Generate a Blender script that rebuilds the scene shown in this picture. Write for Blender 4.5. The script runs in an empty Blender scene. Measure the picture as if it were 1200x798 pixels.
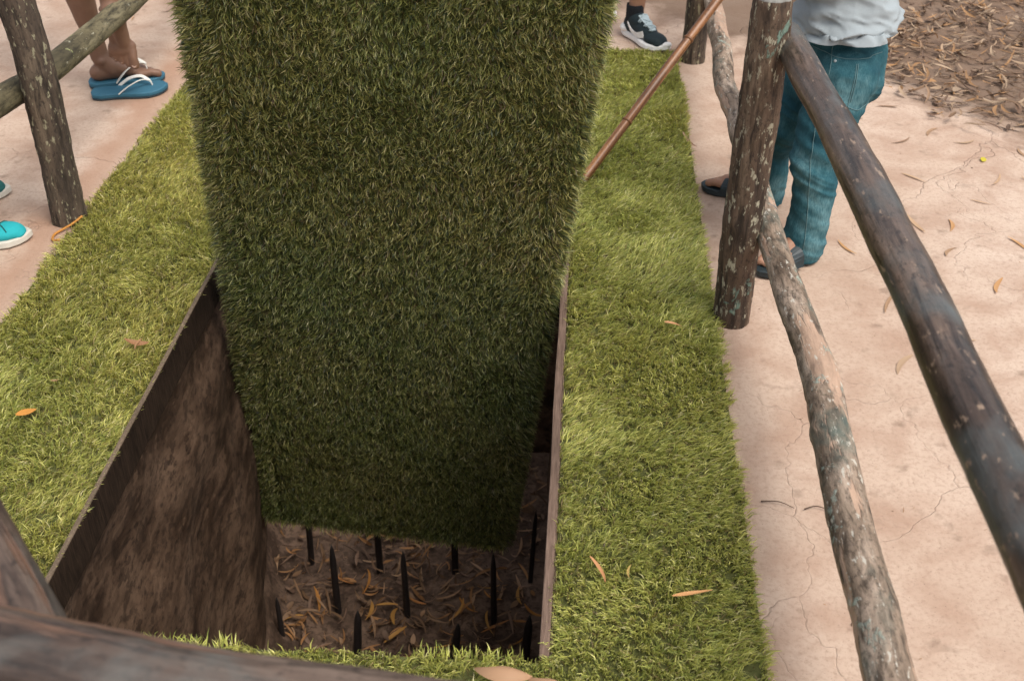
import bpy, bmesh, math, random
import numpy as np
from mathutils import Vector, Matrix, Euler, Quaternion

random.seed(7); RNG = np.random.default_rng(11)
scene = bpy.context.scene
C = scene.collection

# ------------------------------------------------------------------ camera
cam_d = bpy.data.cameras.new('camera'); cam = bpy.data.objects.new('camera', cam_d); C.objects.link(cam)
cam_d.sensor_width = 36.0; cam_d.lens = 41.73; cam_d.clip_start = 0.05; cam_d.clip_end = 500
cam.location = (0, 0, 1.62)
cam.rotation_euler = (math.radians(90 - 34.05), 0, math.radians(3.58))
cam_d.dof.use_dof = True; cam_d.dof.focus_distance = 2.75; cam_d.dof.aperture_fstop = 6.3
scene.camera = cam

# ------------------------------------------------------------------ sky, sun, exposure
SUN_EL, SUN_AZ = math.radians(60), math.radians(130)     # azimuth clockwise from +Y: high, from the right
world = bpy.data.worlds.new('World'); scene.world = world; world.use_nodes = True
wn = world.node_tree.nodes; wl = world.node_tree.links
bg = wn['Background']
sky = wn.new('ShaderNodeTexSky'); sky.sky_type = 'NISHITA'; sky.sun_disc = False
sky.sun_elevation = SUN_EL; sky.sun_rotation = SUN_AZ; sky.dust_density = 4.0; sky.air_density = 1.0; sky.ozone_density = 1.0
hs = wn.new('ShaderNodeHueSaturation'); hs.inputs['Saturation'].default_value = 0.38
wl.new(sky.outputs[0], hs.inputs['Color']); wl.new(hs.outputs[0], bg.inputs['Color'])
bg.inputs['Strength'].default_value = 0.15
sun_d = bpy.data.lights.new('sun', 'SUN'); sun_d.energy = 1.35; sun_d.angle = math.radians(30); sun_d.color = (1.0, 0.94, 0.85)
sun = bpy.data.objects.new('sun', sun_d); C.objects.link(sun)
sd = Vector((math.sin(SUN_AZ) * math.cos(SUN_EL), math.cos(SUN_AZ) * math.cos(SUN_EL), math.sin(SUN_EL)))
sun.rotation_euler = sd.to_track_quat('Z', 'Y').to_euler()
scene.view_settings.view_transform = 'Standard'; scene.view_settings.look = 'None'
scene.view_settings.exposure = 0.64; scene.view_settings.gamma = 1.0; scene.view_settings.use_curve_mapping = False

# ------------------------------------------------------------------ helpers
def hash3(ix, iy, iz, seed):
    h = (ix.astype(np.int64) * 374761393 + iy.astype(np.int64) * 668265263 + iz.astype(np.int64) * 2147483647 + seed * 974711) & 0x7fffffff
    h = ((h ^ (h >> 13)) * 1274126177) & 0x7fffffff
    h = h ^ (h >> 16)
    return (h & 0xffff) / 65535.0
def vnoise(p, seed=0):
    """smooth value noise in -1..1 at points (N,3)"""
    p = np.asarray(p, float); i = np.floor(p); f = p - i; f = f * f * (3 - 2 * f)
    r = 0
    for dx in (0, 1):
        for dy in (0, 1):
            for dz in (0, 1):
                w = (f[:, 0] if dx else 1 - f[:, 0]) * (f[:, 1] if dy else 1 - f[:, 1]) * (f[:, 2] if dz else 1 - f[:, 2])
                r = r + w * hash3(i[:, 0] + dx, i[:, 1] + dy, i[:, 2] + dz, seed)
    return r * 2 - 1
def fbm(p, seed=0, oct=4):
    p = np.asarray(p, float); a = 1.0; s = 0; t = 0
    for k in range(oct):
        s = s + a * vnoise(p * 2 ** k, seed + k * 17); t += a; a *= 0.5
    return s / t

def link(o, parent=None):
    C.objects.link(o)
    if parent is not None: o.parent = parent
    return o
def tag(o, label=None, cat=None, group=None, kind=None):
    if label: o['label'] = label
    if cat: o['category'] = cat
    if group: o['group'] = group
    if kind: o['kind'] = kind
    return o
def empty(name, loc=(0, 0, 0), label=None, cat=None, group=None):
    o = bpy.data.objects.new(name, None); o.location = loc; o.empty_display_size = 0.05
    C.objects.link(o); return tag(o, label, cat, group)
def raw_mesh(name, V, loops, starts, totals, mat, smooth=True):
    me = bpy.data.meshes.new(name); V = np.asarray(V, np.float32)
    me.vertices.add(len(V)); me.vertices.foreach_set('co', V.ravel())
    me.loops.add(len(loops)); me.loops.foreach_set('vertex_index', np.asarray(loops, np.int32))
    me.polygons.add(len(starts)); me.polygons.foreach_set('loop_start', np.asarray(starts, np.int32))
    try: me.polygons.foreach_set('loop_total', np.asarray(totals, np.int32))
    except Exception: pass
    if smooth: me.polygons.foreach_set('use_smooth', np.ones(len(starts), bool))
    me.update(calc_edges=True); me.validate()
    if mat: me.materials.append(mat)
    return me
def mesh_obj(name, V, F, mat, parent=None, smooth=True):
    me = bpy.data.meshes.new(name); me.from_pydata([tuple(v) for v in V], [], [tuple(f) for f in F]); me.update()
    if smooth: me.polygons.foreach_set('use_smooth', np.ones(len(me.polygons), bool))
    if mat: me.materials.append(mat)
    return link(bpy.data.objects.new(name, me), parent)
def bm_obj(name, bm, mat, parent=None, smooth=False):
    bmesh.ops.recalc_face_normals(bm, faces=bm.faces[:])
    me = bpy.data.meshes.new(name); bm.to_mesh(me); bm.free()
    if smooth: me.polygons.foreach_set('use_smooth', np.ones(len(me.polygons), bool))
    if mat: me.materials.append(mat)
    return link(bpy.data.objects.new(name, me), parent)
def bm_box(bm, c, s, bevel=0.0, M=None):
    r = bmesh.ops.create_cube(bm, size=1.0); vs = r['verts']
    for v in vs: v.co = Vector((v.co.x * s[0] + c[0], v.co.y * s[1] + c[1], v.co.z * s[2] + c[2]))
    if bevel:
        es = list({e for v in vs for e in v.link_edges})
        bmesh.ops.bevel(bm, geom=es, offset=bevel, segments=2, affect='EDGES', profile=0.5)
    if M is not None:
        for v in bm.verts: v.co = M @ v.co

class NT:
    """small node-tree helper"""
    def __init__(s, name):
        s.m = bpy.data.materials.new(name); s.m.use_nodes = True
        s.n = s.m.node_tree.nodes; s.l = s.m.node_tree.links; s.p = s.n['Principled BSDF']; s.out = s.n['Material Output']
    def new(s, t, **kw):
        n = s.n.new(t)
        for k, v in kw.items(): setattr(n, k, v)
        return n
    def set(s, n, **kw):
        for k, v in kw.items(): n.inputs[k.replace('_', ' ')].default_value = v
    def link(s, a, b): s.l.new(a, b)
    def coord(s, attr=None, scale=(1, 1, 1)):
        if attr: o = s.new('ShaderNodeAttribute', attribute_name=attr).outputs['Vector']
        else: o = s.new('ShaderNodeTexCoord').outputs['Object']
        mp = s.new('ShaderNodeMapping'); mp.inputs['Scale'].default_value = scale; s.link(o, mp.inputs[0]); return mp.outputs[0]
    def noise(s, vec, scale, detail=5, rough=0.6, dist=0.0):
        n = s.new('ShaderNodeTexNoise'); s.set(n, Scale=scale, Detail=detail, Roughness=rough, Distortion=dist); s.link(vec, n.inputs['Vector']); return n.outputs['Fac']
    def ramp(s, fac, stops):
        r = s.new('ShaderNodeValToRGB'); e = r.color_ramp.elements
        while len(e) < len(stops): e.new(0.5)
        for q, (p, c) in zip(e, stops):
            q.position = p; q.color = (c, c, c, 1) if not hasattr(c, '__len__') else (*c, 1)
        s.link(fac, r.inputs[0]); return r.outputs[0]
    def mix(s, fac, a, b, mode='MIX'):
        m = s.new('ShaderNodeMix', data_type='RGBA', blend_type=mode)
        for i, v in ((0, fac), (6, a), (7, b)):
            if hasattr(v, 'is_linked') or hasattr(v, 'links'): s.link(v, m.inputs[i])
            elif i == 0: m.inputs[0].default_value = v
            else: m.inputs[i].default_value = (*v, 1)
        return m.outputs[2]
    def math(s, op, a, b=None, c=None):
        m = s.new('ShaderNodeMath', operation=op)
        for i, v in enumerate((a, b, c)):
            if v is None: continue
            if hasattr(v, 'links'): s.link(v, m.inputs[i])
            else: m.inputs[i].default_value = v
        return m.outputs[0]
    def bump(s, h, strength=0.5, dist=0.01, nrm=None):
        b = s.new('ShaderNodeBump'); b.inputs['Strength'].default_value = strength; b.inputs['Distance'].default_value = dist
        s.link(h, b.inputs['Height'])
        if nrm: s.link(nrm, b.inputs['Normal'])
        return b.outputs[0]
    def done(s, col=None, rough=0.8, nrm=None, spec=0.3):
        p = s.p
        if col is not None:
            if hasattr(col, 'links'): s.link(col, p.inputs['Base Color'])
            else: p.inputs['Base Color'].default_value = (*col, 1)
        if hasattr(rough, 'links'): s.link(rough, p.inputs['Roughness'])
        else: p.inputs['Roughness'].default_value = rough
        if nrm: s.link(nrm, p.inputs['Normal'])
        p.inputs['Specular IOR Level'].default_value = spec
        return s.m

def simple(name, col, rough=0.7, var=0.15, scale=40, bump=0.2, bdist=0.002, spec=0.3):
    t = NT(name); co = t.coord(); n = t.noise(co, scale)
    c = t.mix(n, tuple(x * (1 - var) for x in col), tuple(min(1, x * (1 + var)) for x in col))
    return t.done(c, rough, t.bump(n, bump, bdist), spec)

# ------------------------------------------------------------------ materials
def m_ground():
    t = NT('tan_earthen_concrete'); co = t.coord()
    big = t.noise(co, 1.1, 4, 0.55); mid = t.noise(co, 6, 6, 0.6, 0.3); fine = t.noise(co, 90, 4, 0.7); sp = t.noise(co, 260, 2, 0.5)
    c = t.ramp(big, [(0.3, (0.425, 0.308, 0.230)), (0.5, (0.49, 0.366, 0.282)), (0.72, (0.55, 0.43, 0.345))])
    c = t.mix(t.ramp(mid, [(0.42, 0.0), (0.66, 0.75)]), c, (0.345, 0.22, 0.155))
    c = t.mix(t.ramp(fine, [(0.30, 0.55), (0.52, 0.0)]), c, (0.29, 0.19, 0.135))
    # dark stains and specks
    st = t.noise(co, 14, 3, 0.5); c = t.mix(t.ramp(st, [(0.62, 0.0), (0.72, 0.55)]), c, (0.20, 0.135, 0.095))
    c = t.mix(t.ramp(sp, [(0.66, 0.0), (0.72, 0.7)]), c, (0.17, 0.115, 0.085))
    # hairline cracks
    def cracks(scale, w, mlo, mhi, off):
        add = t.new('ShaderNodeVectorMath', operation='ADD'); nz = t.new('ShaderNodeTexNoise'); t.set(nz, Scale=2.2, Detail=5.0, Roughness=0.55); t.link(co, nz.inputs['Vector'])
        sc = t.new('ShaderNodeVectorMath', operation='SCALE'); sc.inputs['Scale'].default_value = 0.45; t.link(nz.outputs['Color'], sc.inputs[0])
        t.link(co, add.inputs[0]); t.link(sc.outputs[0], add.inputs[1])
        a2 = t.new('ShaderNodeVectorMath', operation='ADD'); a2.inputs[1].default_value = off; t.link(add.outputs[0], a2.inputs[0])
        v = t.new('ShaderNodeTexVoronoi', feature='DISTANCE_TO_EDGE'); t.set(v, Scale=scale); t.link(a2.outputs[0], v.inputs['Vector'])
        line = t.ramp(v.outputs['Distance'], [(0.0, 1.0), (w, 0.0)])
        mk = t.ramp(t.noise(a2.outputs[0], 1.7, 3, 0.5), [(mlo, 0.0), (mhi, 1.0)])
        return t.math('MULTIPLY', line, mk)
    k1 = cracks(1.5, 0.0045, 0.50, 0.62, (3, 1, 0)); k2 = cracks(2.6, 0.006, 0.52, 0.64, (7, 4, 0))
    k = t.math('MAXIMUM', k1, t.math('MULTIPLY', k2, 0.55))
    c = t.mix(t.math('MULTIPLY', k, 0.30), c, (0.17, 0.105, 0.075))
    # soil under the leaf litter, beyond the path's ragged edge
    sx = t.new('ShaderNodeSeparateXYZ'); t.link(co, sx.inputs[0])
    d = t.math('ADD', t.math('MULTIPLY', sx.outputs[0], 0.677), t.math('MULTIPLY', sx.outputs[1], 0.736))
    d = t.math('ADD', d, t.math('MULTIPLY', t.math('SUBTRACT', mid, 0.5), 0.55))
    soil = t.ramp(t.math('MULTIPLY', t.math('SUBTRACT', d, 3.62), 2.2), [(0.0, 0.0), (0.45, 0.8)])
    c = t.mix(soil, c, t.ramp(fine, [(0.3, (0.10, 0.065, 0.045)), (0.7, (0.22, 0.155, 0.11))]) if False else (0.12, 0.075, 0.048))
    # trodden reddish dirt along the left rim of the turf
    e = t.math('ABSOLUTE', t.math('ADD', t.math('ADD', sx.outputs[0], 1.50), t.math('MULTIPLY', t.math('SUBTRACT', mid, 0.5), 0.22)))
    c = t.mix(t.ramp(e, [(0.02, 0.65), (0.10, 0.0)]), c, (0.34, 0.195, 0.125))
    h = t.math('ADD', t.math('ADD', t.math('MULTIPLY', mid, 0.6), t.math('MULTIPLY', fine, 0.25)), t.math('MULTIPLY', k, -0.6))
    return t.done(c, 0.88, t.bump(h, 0.55, 0.012), 0.2)

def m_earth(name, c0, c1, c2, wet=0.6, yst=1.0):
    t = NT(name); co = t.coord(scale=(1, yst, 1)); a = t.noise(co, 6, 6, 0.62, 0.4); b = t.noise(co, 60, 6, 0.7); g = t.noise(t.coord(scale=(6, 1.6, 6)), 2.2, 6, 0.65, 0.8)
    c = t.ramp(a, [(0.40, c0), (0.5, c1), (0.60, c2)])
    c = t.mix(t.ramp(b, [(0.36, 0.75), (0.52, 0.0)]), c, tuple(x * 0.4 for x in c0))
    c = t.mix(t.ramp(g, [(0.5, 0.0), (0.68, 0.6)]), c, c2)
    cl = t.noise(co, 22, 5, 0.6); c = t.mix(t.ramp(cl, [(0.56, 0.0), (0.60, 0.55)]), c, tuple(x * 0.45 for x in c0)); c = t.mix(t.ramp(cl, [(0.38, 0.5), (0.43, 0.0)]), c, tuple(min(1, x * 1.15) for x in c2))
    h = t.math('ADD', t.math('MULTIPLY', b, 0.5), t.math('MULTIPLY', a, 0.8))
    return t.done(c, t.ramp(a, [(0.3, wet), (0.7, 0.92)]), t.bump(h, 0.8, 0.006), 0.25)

def m_attr_leafy(name, transl=0.25, rough=0.5, spec=0.35, attr='Col'):
    t = NT(name); a = t.new('ShaderNodeAttribute', attribute_name=attr)
    t.done(a.outputs['Color'], rough, None, spec)
    tr = t.new('ShaderNodeBsdfTranslucent'); t.link(a.outputs['Color'], tr.inputs['Color'])
    mx = t.new('ShaderNodeMixShader'); mx.inputs[0].default_value = transl
    t.link(t.p.outputs[0], mx.inputs[1]); t.link(tr.outputs[0], mx.inputs[2]); t.link(mx.outputs[0], t.out.inputs['Surface'])
    return t.m

def m_log(name, dark, mid, light, lichen=None, lich_amt=0.66, flecks=None, fleck_amt=0.7, peel=None, peel_amt=0.6, rough=0.75, stretch=7, bdist=0.006, spec=0.3, sheen=None, sheen_amt=0.6, off=0.0):
    """log surface: grain runs along the log (attribute logco: cos, sin, length)"""
    t = NT(name); a = t.new('ShaderNodeAttribute', attribute_name='logco')
    mp = t.new('ShaderNodeMapping'); mp.inputs['Scale'].default_value = (1, 1, 1.0 / stretch); mp.inputs['Location'].default_value = (off, off * 2, off * 3); t.link(a.outputs['Vector'], mp.inputs[0])
    gl = mp.outputs[0]
    mp2 = t.new('ShaderNodeMapping'); mp2.inputs['Location'].default_value = (off + 2, off, off); mp2.inputs['Scale'].default_value = (1, 1, 0.6); t.link(a.outputs['Vector'], mp2.inputs[0]); pt = mp2.outputs[0]
    mp3 = t.new('ShaderNodeMapping'); mp3.inputs['Scale'].default_value = (1, 1, 0.4); mp3.inputs['Location'].default_value = (off, 1, 2); t.link(a.outputs['Vector'], mp3.inputs[0]); fl = mp3.outputs[0]
    g = t.noise(gl, 60, 6, 0.65, 0.3); g2 = t.noise(gl, 16, 5, 0.6); b = t.noise(pt, 9, 5, 0.6, 0.3); f = t.noise(pt, 110, 4, 0.7)
    c = t.ramp(g2, [(0.34, dark), (0.5, mid), (0.66, light)])
    c = t.mix(t.ramp(g, [(0.36, 0.9), (0.54, 0.0)]), c, tuple(x * 0.4 for x in dark))
    c = t.mix(t.ramp(f, [(0.34, 0.7), (0.47, 0.0)]), c, tuple(x * 0.45 for x in dark))
    if sheen: c = t.mix(t.ramp(b, [(1 - sheen_amt - 0.08, 0.0), (1 - sheen_amt + 0.1, 0.8)]), c, sheen)  # sky sheen mixed into the colour as patches; teal patches on pale bark
    h = t.math('ADD', t.math('MULTIPLY', g, 0.7), t.math('MULTIPLY', f, 0.25))
    if peel:
        pm = t.ramp(t.noise(gl, 11, 5, 0.6, 0.5), [(peel_amt, 0.0), (peel_amt + 0.03, 1.0)])
        c = t.mix(pm, c, t.ramp(g, [(0.3, tuple(x * 0.6 for x in peel)), (0.65, peel)])); h = t.math('SUBTRACT', h, t.math('MULTIPLY', pm, 0.5))
    if lichen:
        lm = t.ramp(t.noise(pt, 13, 6, 0.68, 0.4), [(lich_amt, 0.0), (lich_amt + 0.04, 0.9)])
        c = t.mix(lm, c, lichen); h = t.math('ADD', h, t.math('MULTIPLY', lm, 0.3))
    if flecks:
        fm = t.ramp(t.noise(fl, 85, 4, 0.65), [(fleck_amt, 0.0), (fleck_amt + 0.06, 0.8)])
        c = t.mix(fm, c, flecks)
    return t.done(c, rough, t.bump(h, 0.8, bdist), spec)

def m_wood(name, dark, light, axis=(1, 1, 1), rough=0.75, spec=0.25):
    t = NT(name); co = t.coord(scale=axis); g = t.noise(co, 30, 6, 0.6, 0.4); b = t.noise(t.coord(), 5, 4, 0.6)
    c = t.ramp(g, [(0.3, dark), (0.7, light)]); c = t.mix(t.ramp(b, [(0.45, 0.0), (0.75, 0.6)]), c, tuple(x * 0.6 for x in dark))
    return t.done(c, rough, t.bump(g, 0.6, 0.004), spec)

def m_skin(name, col):
    t = NT(name); co = t.coord(); n = t.noise(co, 12, 5, 0.6); f = t.noise(co, 160, 4, 0.7)
    c = t.mix(t.ramp(n, [(0.35, 0.0), (0.7, 1.0)]), tuple(x * 0.8 for x in col), tuple(x * 1.15 for x in col))
    p = t.p; p.inputs['Subsurface Weight'].default_value = 0.08; p.inputs['Subsurface Radius'].default_value = (0.01, 0.004, 0.002)
    return t.done(c, 0.52, t.bump(f, 0.35, 0.0012), 0.35)

def m_denim():
    t = NT('teal_denim'); co = t.coord(); n = t.noise(co, 7, 5, 0.6); tw = t.noise(t.coord(scale=(1, 1, 0.12)), 420, 2, 0.6); f = t.noise(co, 300, 3, 0.7)
    c = t.ramp(n, [(0.36, (0.016, 0.058, 0.076)), (0.5, (0.034, 0.105, 0.125)), (0.64, (0.11, 0.22, 0.24))])
    c = t.mix(t.ramp(tw, [(0.35, 0.55), (0.62, 0.0)]), c, (0.008, 0.05, 0.07))
    return t.done(c, 0.9, t.bump(f, 0.5, 0.001), 0.15)

M = {}
M['ground'] = m_ground()
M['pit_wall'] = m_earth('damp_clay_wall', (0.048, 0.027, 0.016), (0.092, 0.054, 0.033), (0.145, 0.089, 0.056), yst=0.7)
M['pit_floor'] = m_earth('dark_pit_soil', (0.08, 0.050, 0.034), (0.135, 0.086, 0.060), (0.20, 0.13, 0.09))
M['blade'] = m_attr_leafy('turf_fibre', 0.22, 0.40, 0.45)
M['leaf'] = m_attr_leafy('dry_leaf', 0.12, 0.6, 0.3)
M['backing'] = simple('turf_backing', (0.085, 0.09, 0.032), 0.9, 0.5, 60, 0.5, 0.004, 0.1)
M['black_backing'] = simple('black_turf_edge', (0.02, 0.022, 0.02), 0.8, 0.3, 60)
M['board'] = m_wood('weathered_board', (0.095, 0.060, 0.043), (0.23, 0.155, 0.115), (8, 0.5, 8))
M['board_dark'] = m_wood('dark_brown_board', (0.014, 0.009, 0.006), (0.045, 0.028, 0.018), (8, 6, 0.6), 0.95, 0.08)  # darker brown wood than the right-hand board
M['panel'] = m_wood('door_panel_wood', (0.10, 0.07, 0.045), (0.22, 0.16, 0.11), (8, 8, 0.6))
M['spike'] = simple('blackened_stake', (0.018, 0.014, 0.013), 0.55, 0.5, 90, 0.5, 0.002, 0.4)
M['bark_post'] = m_log('dark_bark_post', (0.055, 0.036, 0.025), (0.115, 0.075, 0.05), (0.20, 0.14, 0.095), lichen=(0.16, 0.24, 0.19), lich_amt=0.635, flecks=(0.40, 0.37, 0.27), fleck_amt=0.575, bdist=0.009)
M['bark_post2'] = m_log('mossy_bark_post', (0.045, 0.033, 0.025), (0.095, 0.068, 0.048), (0.17, 0.125, 0.085), flecks=(0.34, 0.31, 0.20), fleck_amt=0.585, bdist=0.009, off=3.3)
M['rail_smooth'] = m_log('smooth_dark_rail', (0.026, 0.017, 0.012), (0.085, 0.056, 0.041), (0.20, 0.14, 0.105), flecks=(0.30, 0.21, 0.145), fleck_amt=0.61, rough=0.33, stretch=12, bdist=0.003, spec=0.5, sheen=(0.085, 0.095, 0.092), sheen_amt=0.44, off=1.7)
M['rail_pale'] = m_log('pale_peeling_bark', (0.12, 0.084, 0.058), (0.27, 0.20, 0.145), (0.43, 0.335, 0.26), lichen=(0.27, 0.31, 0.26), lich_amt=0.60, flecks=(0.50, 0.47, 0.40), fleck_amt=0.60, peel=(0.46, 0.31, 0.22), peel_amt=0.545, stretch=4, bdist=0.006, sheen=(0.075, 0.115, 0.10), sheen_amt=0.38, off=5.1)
M['rail_moss'] = m_log('moss_grey_rail', (0.06, 0.05, 0.028), (0.12, 0.10, 0.055), (0.20, 0.17, 0.10), lichen=(0.30, 0.31, 0.14), lich_amt=0.62, flecks=(0.4, 0.38, 0.28), fleck_amt=0.63, stretch=5, bdist=0.004, off=8.2)
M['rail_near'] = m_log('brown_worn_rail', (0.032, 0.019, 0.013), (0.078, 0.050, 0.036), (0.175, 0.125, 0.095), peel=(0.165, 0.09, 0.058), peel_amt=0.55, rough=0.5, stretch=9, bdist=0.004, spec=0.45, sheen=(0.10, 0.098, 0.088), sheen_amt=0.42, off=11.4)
M['end_grain'] = m_wood('sawn_log_end', (0.13, 0.12, 0.11), (0.27, 0.26, 0.24))
M['bamboo'] = m_log('brown_bamboo', (0.11, 0.042, 0.014), (0.21, 0.085, 0.028), (0.33, 0.15, 0.05), flecks=(0.08, 0.04, 0.02), fleck_amt=0.62, rough=0.4, stretch=14, bdist=0.0012, spec=0.5)
M['skin1'] = m_skin('brown_skin', (0.185, 0.10, 0.064))
M['skin2'] = m_skin('tan_skin', (0.30, 0.155, 0.095))
M['nail'] = simple('toenail', (0.50, 0.35, 0.28), 0.4, 0.1)
M['hair'] = simple('black_hair', (0.012, 0.010, 0.009), 0.5, 0.4, 120)
M['denim'] = m_denim()
M['stitch'] = simple('pale_stitching', (0.10, 0.18, 0.19), 0.8)
M['tee'] = simple('pale_grey_jersey', (0.29, 0.325, 0.34), 0.9, 0.08, 200, 0.3, 0.001, 0.1)
M['cloth_a'] = simple('khaki_cloth', (0.22, 0.18, 0.12), 0.9)
M['cloth_b'] = simple('navy_cloth', (0.04, 0.05, 0.08), 0.9)
M['cloth_c'] = simple('white_cloth', (0.6, 0.58, 0.54), 0.9)
M['flip_blue'] = simple('blue_foam', (0.032, 0.118, 0.175), 0.65, 0.12, 60)
M['flip_dark'] = simple('dark_rubber', (0.03, 0.045, 0.055), 0.7)
M['strap_white'] = simple('white_rubber_strap', (0.66, 0.64, 0.58), 0.5, 0.1)
M['shoe_black'] = simple('black_mesh_fabric', (0.012, 0.022, 0.026), 0.75, 0.4, 500, 0.5, 0.001)
M['shoe_white'] = simple('white_shoe_foam', (0.72, 0.70, 0.67), 0.6, 0.08)
M['lace'] = simple('grey_laces', (0.33, 0.40, 0.42), 0.8, 0.2, 300)
M['sock'] = simple('black_sock', (0.012, 0.013, 0.016), 0.95, 0.3, 300, 0.4, 0.001)
M['turq'] = simple('turquoise_canvas', (0.018, 0.34, 0.37), 0.8, 0.15, 350, 0.4, 0.001)
M['turq_shaded'] = simple('shaded_turquoise_canvas', (0.015, 0.10, 0.095), 0.8, 0.15, 350, 0.4, 0.001)  # turquoise canvas with its shadow put into the colour
M['sole_cream'] = simple('cream_rubber', (0.52, 0.49, 0.42), 0.6)
M['sandal'] = simple('black_sandal_rubber', (0.014, 0.024, 0.028), 0.5, 0.3, 60, 0.2, 0.001, 0.45)
M['emblem'] = simple('grey_emblem', (0.35, 0.40, 0.41), 0.6)
M['cord'] = simple('orange_cord', (0.46, 0.20, 0.04), 0.6, 0.15, 200)
M['twig'] = simple('dark_twig', (0.10, 0.065, 0.045), 0.85, 0.3, 80)

# ------------------------------------------------------------------ geometry of the place
PX0, PX1, PY0, PY1 = -0.95, -0.04, 1.41, 3.86       # pit opening
TX0, TX1, TY0, TY1 = -1.415, 0.352, 0.98, 4.36      # turf mat

def ring_sheet(name, outer, inner, z, mat, kind=None, parent=None):
    (a, b, c, d), (e, f, g, h) = outer, inner
    V = [(a, c, z), (b, c, z), (b, d, z), (a, d, z), (e, g, z), (f, g, z), (f, h, z), (e, h, z)]
    F = [(0, 1, 5, 4), (1, 2, 6, 5), (2, 3, 7, 6), (3, 0, 4, 7)]
    return tag(mesh_obj(name, V, F, mat, parent, False), kind=kind)
ring_sheet('ground', (-120, 120, -120, 120), (PX0 - 0.012, PX1 + 0.019, PY0 - 0.019, PY1 + 0.02), 0.0, M['ground'], 'structure')

# ---- pit walls (one earthen shaft) and floor
def pit():
    top = [(PX0, PY0), (PX1, PY0), (PX1, PY1), (PX0, PY1)]
    bot_l = lambda y: -0.965 - 0.175 * max(0, min(1, (y - 2.55) / 0.75)) ** 1.0
    st = 0.014; P = []
    cor = top + [top[0]]
    for (x0, y0), (x1, y1) in zip(cor[:-1], cor[1:]):
        n = int(max(abs(x1 - x0), abs(y1 - y0)) / st)
        for k in range(n):
            q = k / n; P.append((x0 + (x1 - x0) * q, y0 + (y1 - y0) * q, 0 if y0 == y1 == PY0 else 1 if x0 == x1 == PX1 else 2 if y0 == y1 else 3))
    P = np.array(P); n = len(P); Z = np.linspace(-0.045, -1.53, 110); m = len(Z)
    cx, cy = (PX0 + PX1) / 2, (PY0 + PY1) / 2
    V = np.zeros((m, n, 3))
    for j, z in enumerate(Z):
        q = max(0, (-0.10 - z) / 1.43)
        x = P[:, 0].copy(); y = P[:, 1].copy()
        bx = np.where(x < cx, np.array([bot_l(v) for v in y]), -0.075)
        wx = np.abs(x - cx) / ((PX1 - PX0) / 2)          # 1 on the long sides
        tx = cx + (bx - cx) * wx
        x = x + (tx - x) * q
        by = np.where(y < cy, PY0 + 0.05, PY1 - 0.08); wy = np.abs(y - cy) / ((PY1 - PY0) / 2)
        ty = cy + (by - cy) * wy; y = y + (ty - y) * q
        V[j, :, 0] = x; V[j, :, 1] = y; V[j, :, 2] = z
    V = V.reshape(-1, 3)
    out = np.stack([(V[:, 0] - cx) / 0.45, (V[:, 1] - cy) / 1.22], 1)
    nx = np.where(np.abs(out[:, 0]) > np.abs(out[:, 1]), np.sign(out[:, 0]), 0); ny = np.where(nx == 0, np.sign(out[:, 1]), 0)
    d = 0.026 * fbm(V * [3, 3, 3], 3, 2) + 0.008 * fbm(V * [9, 7, 9], 9, 3) + 0.006 * np.maximum(fbm(V * [30, 30, 30], 5, 4), 0.0)
    fade = np.clip((-0.07 - V[:, 2]) / 0.06, 0, 1); d = d * fade + 0.012
    V[:, 0] += nx * d; V[:, 1] += ny * d
    F = []
    for j in range(m - 1):
        a = j * n + np.arange(n); b = j * n + (np.arange(n) + 1) % n
        F.append(np.stack([a, b, b + n, a + n], 1))
    F = np.concatenate(F); L = F[:, ::-1].ravel(); k = len(F)
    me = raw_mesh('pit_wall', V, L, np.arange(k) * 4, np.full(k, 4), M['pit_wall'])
    tag(link(bpy.data.objects.new('pit_wall', me)), kind='structure')
    # floor
    gx, gy = np.meshgrid(np.linspace(-1.26, 0.06, 90), np.linspace(1.30, 4.0, 170)); z = -1.5 + 0.022 * fbm(np.stack([gx.ravel() * 4, gy.ravel() * 4, gx.ravel() * 0], 1), 21).reshape(gx.shape)
    z += 0.20 * np.clip(1 - (gx + 1.16 - 0.16 * np.clip((3.3 - gy) / 0.7, 0, 1.2)) / 0.11, 0, 1) ** 2      # earth sloughed off the left wall
    V = np.stack([gx, gy, z], 2).reshape(-1, 3); c = gx.shape[1]; r = gx.shape[0]
    i = (np.arange(r - 1)[:, None] * c + np.arange(c - 1)).ravel(); F = np.stack([i, i + 1, i + c + 1, i + c], 1); k = len(F)
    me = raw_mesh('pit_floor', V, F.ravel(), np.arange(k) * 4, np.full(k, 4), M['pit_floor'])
    tag(link(bpy.data.objects.new('pit_floor', me)), kind='structure')
pit()

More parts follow.
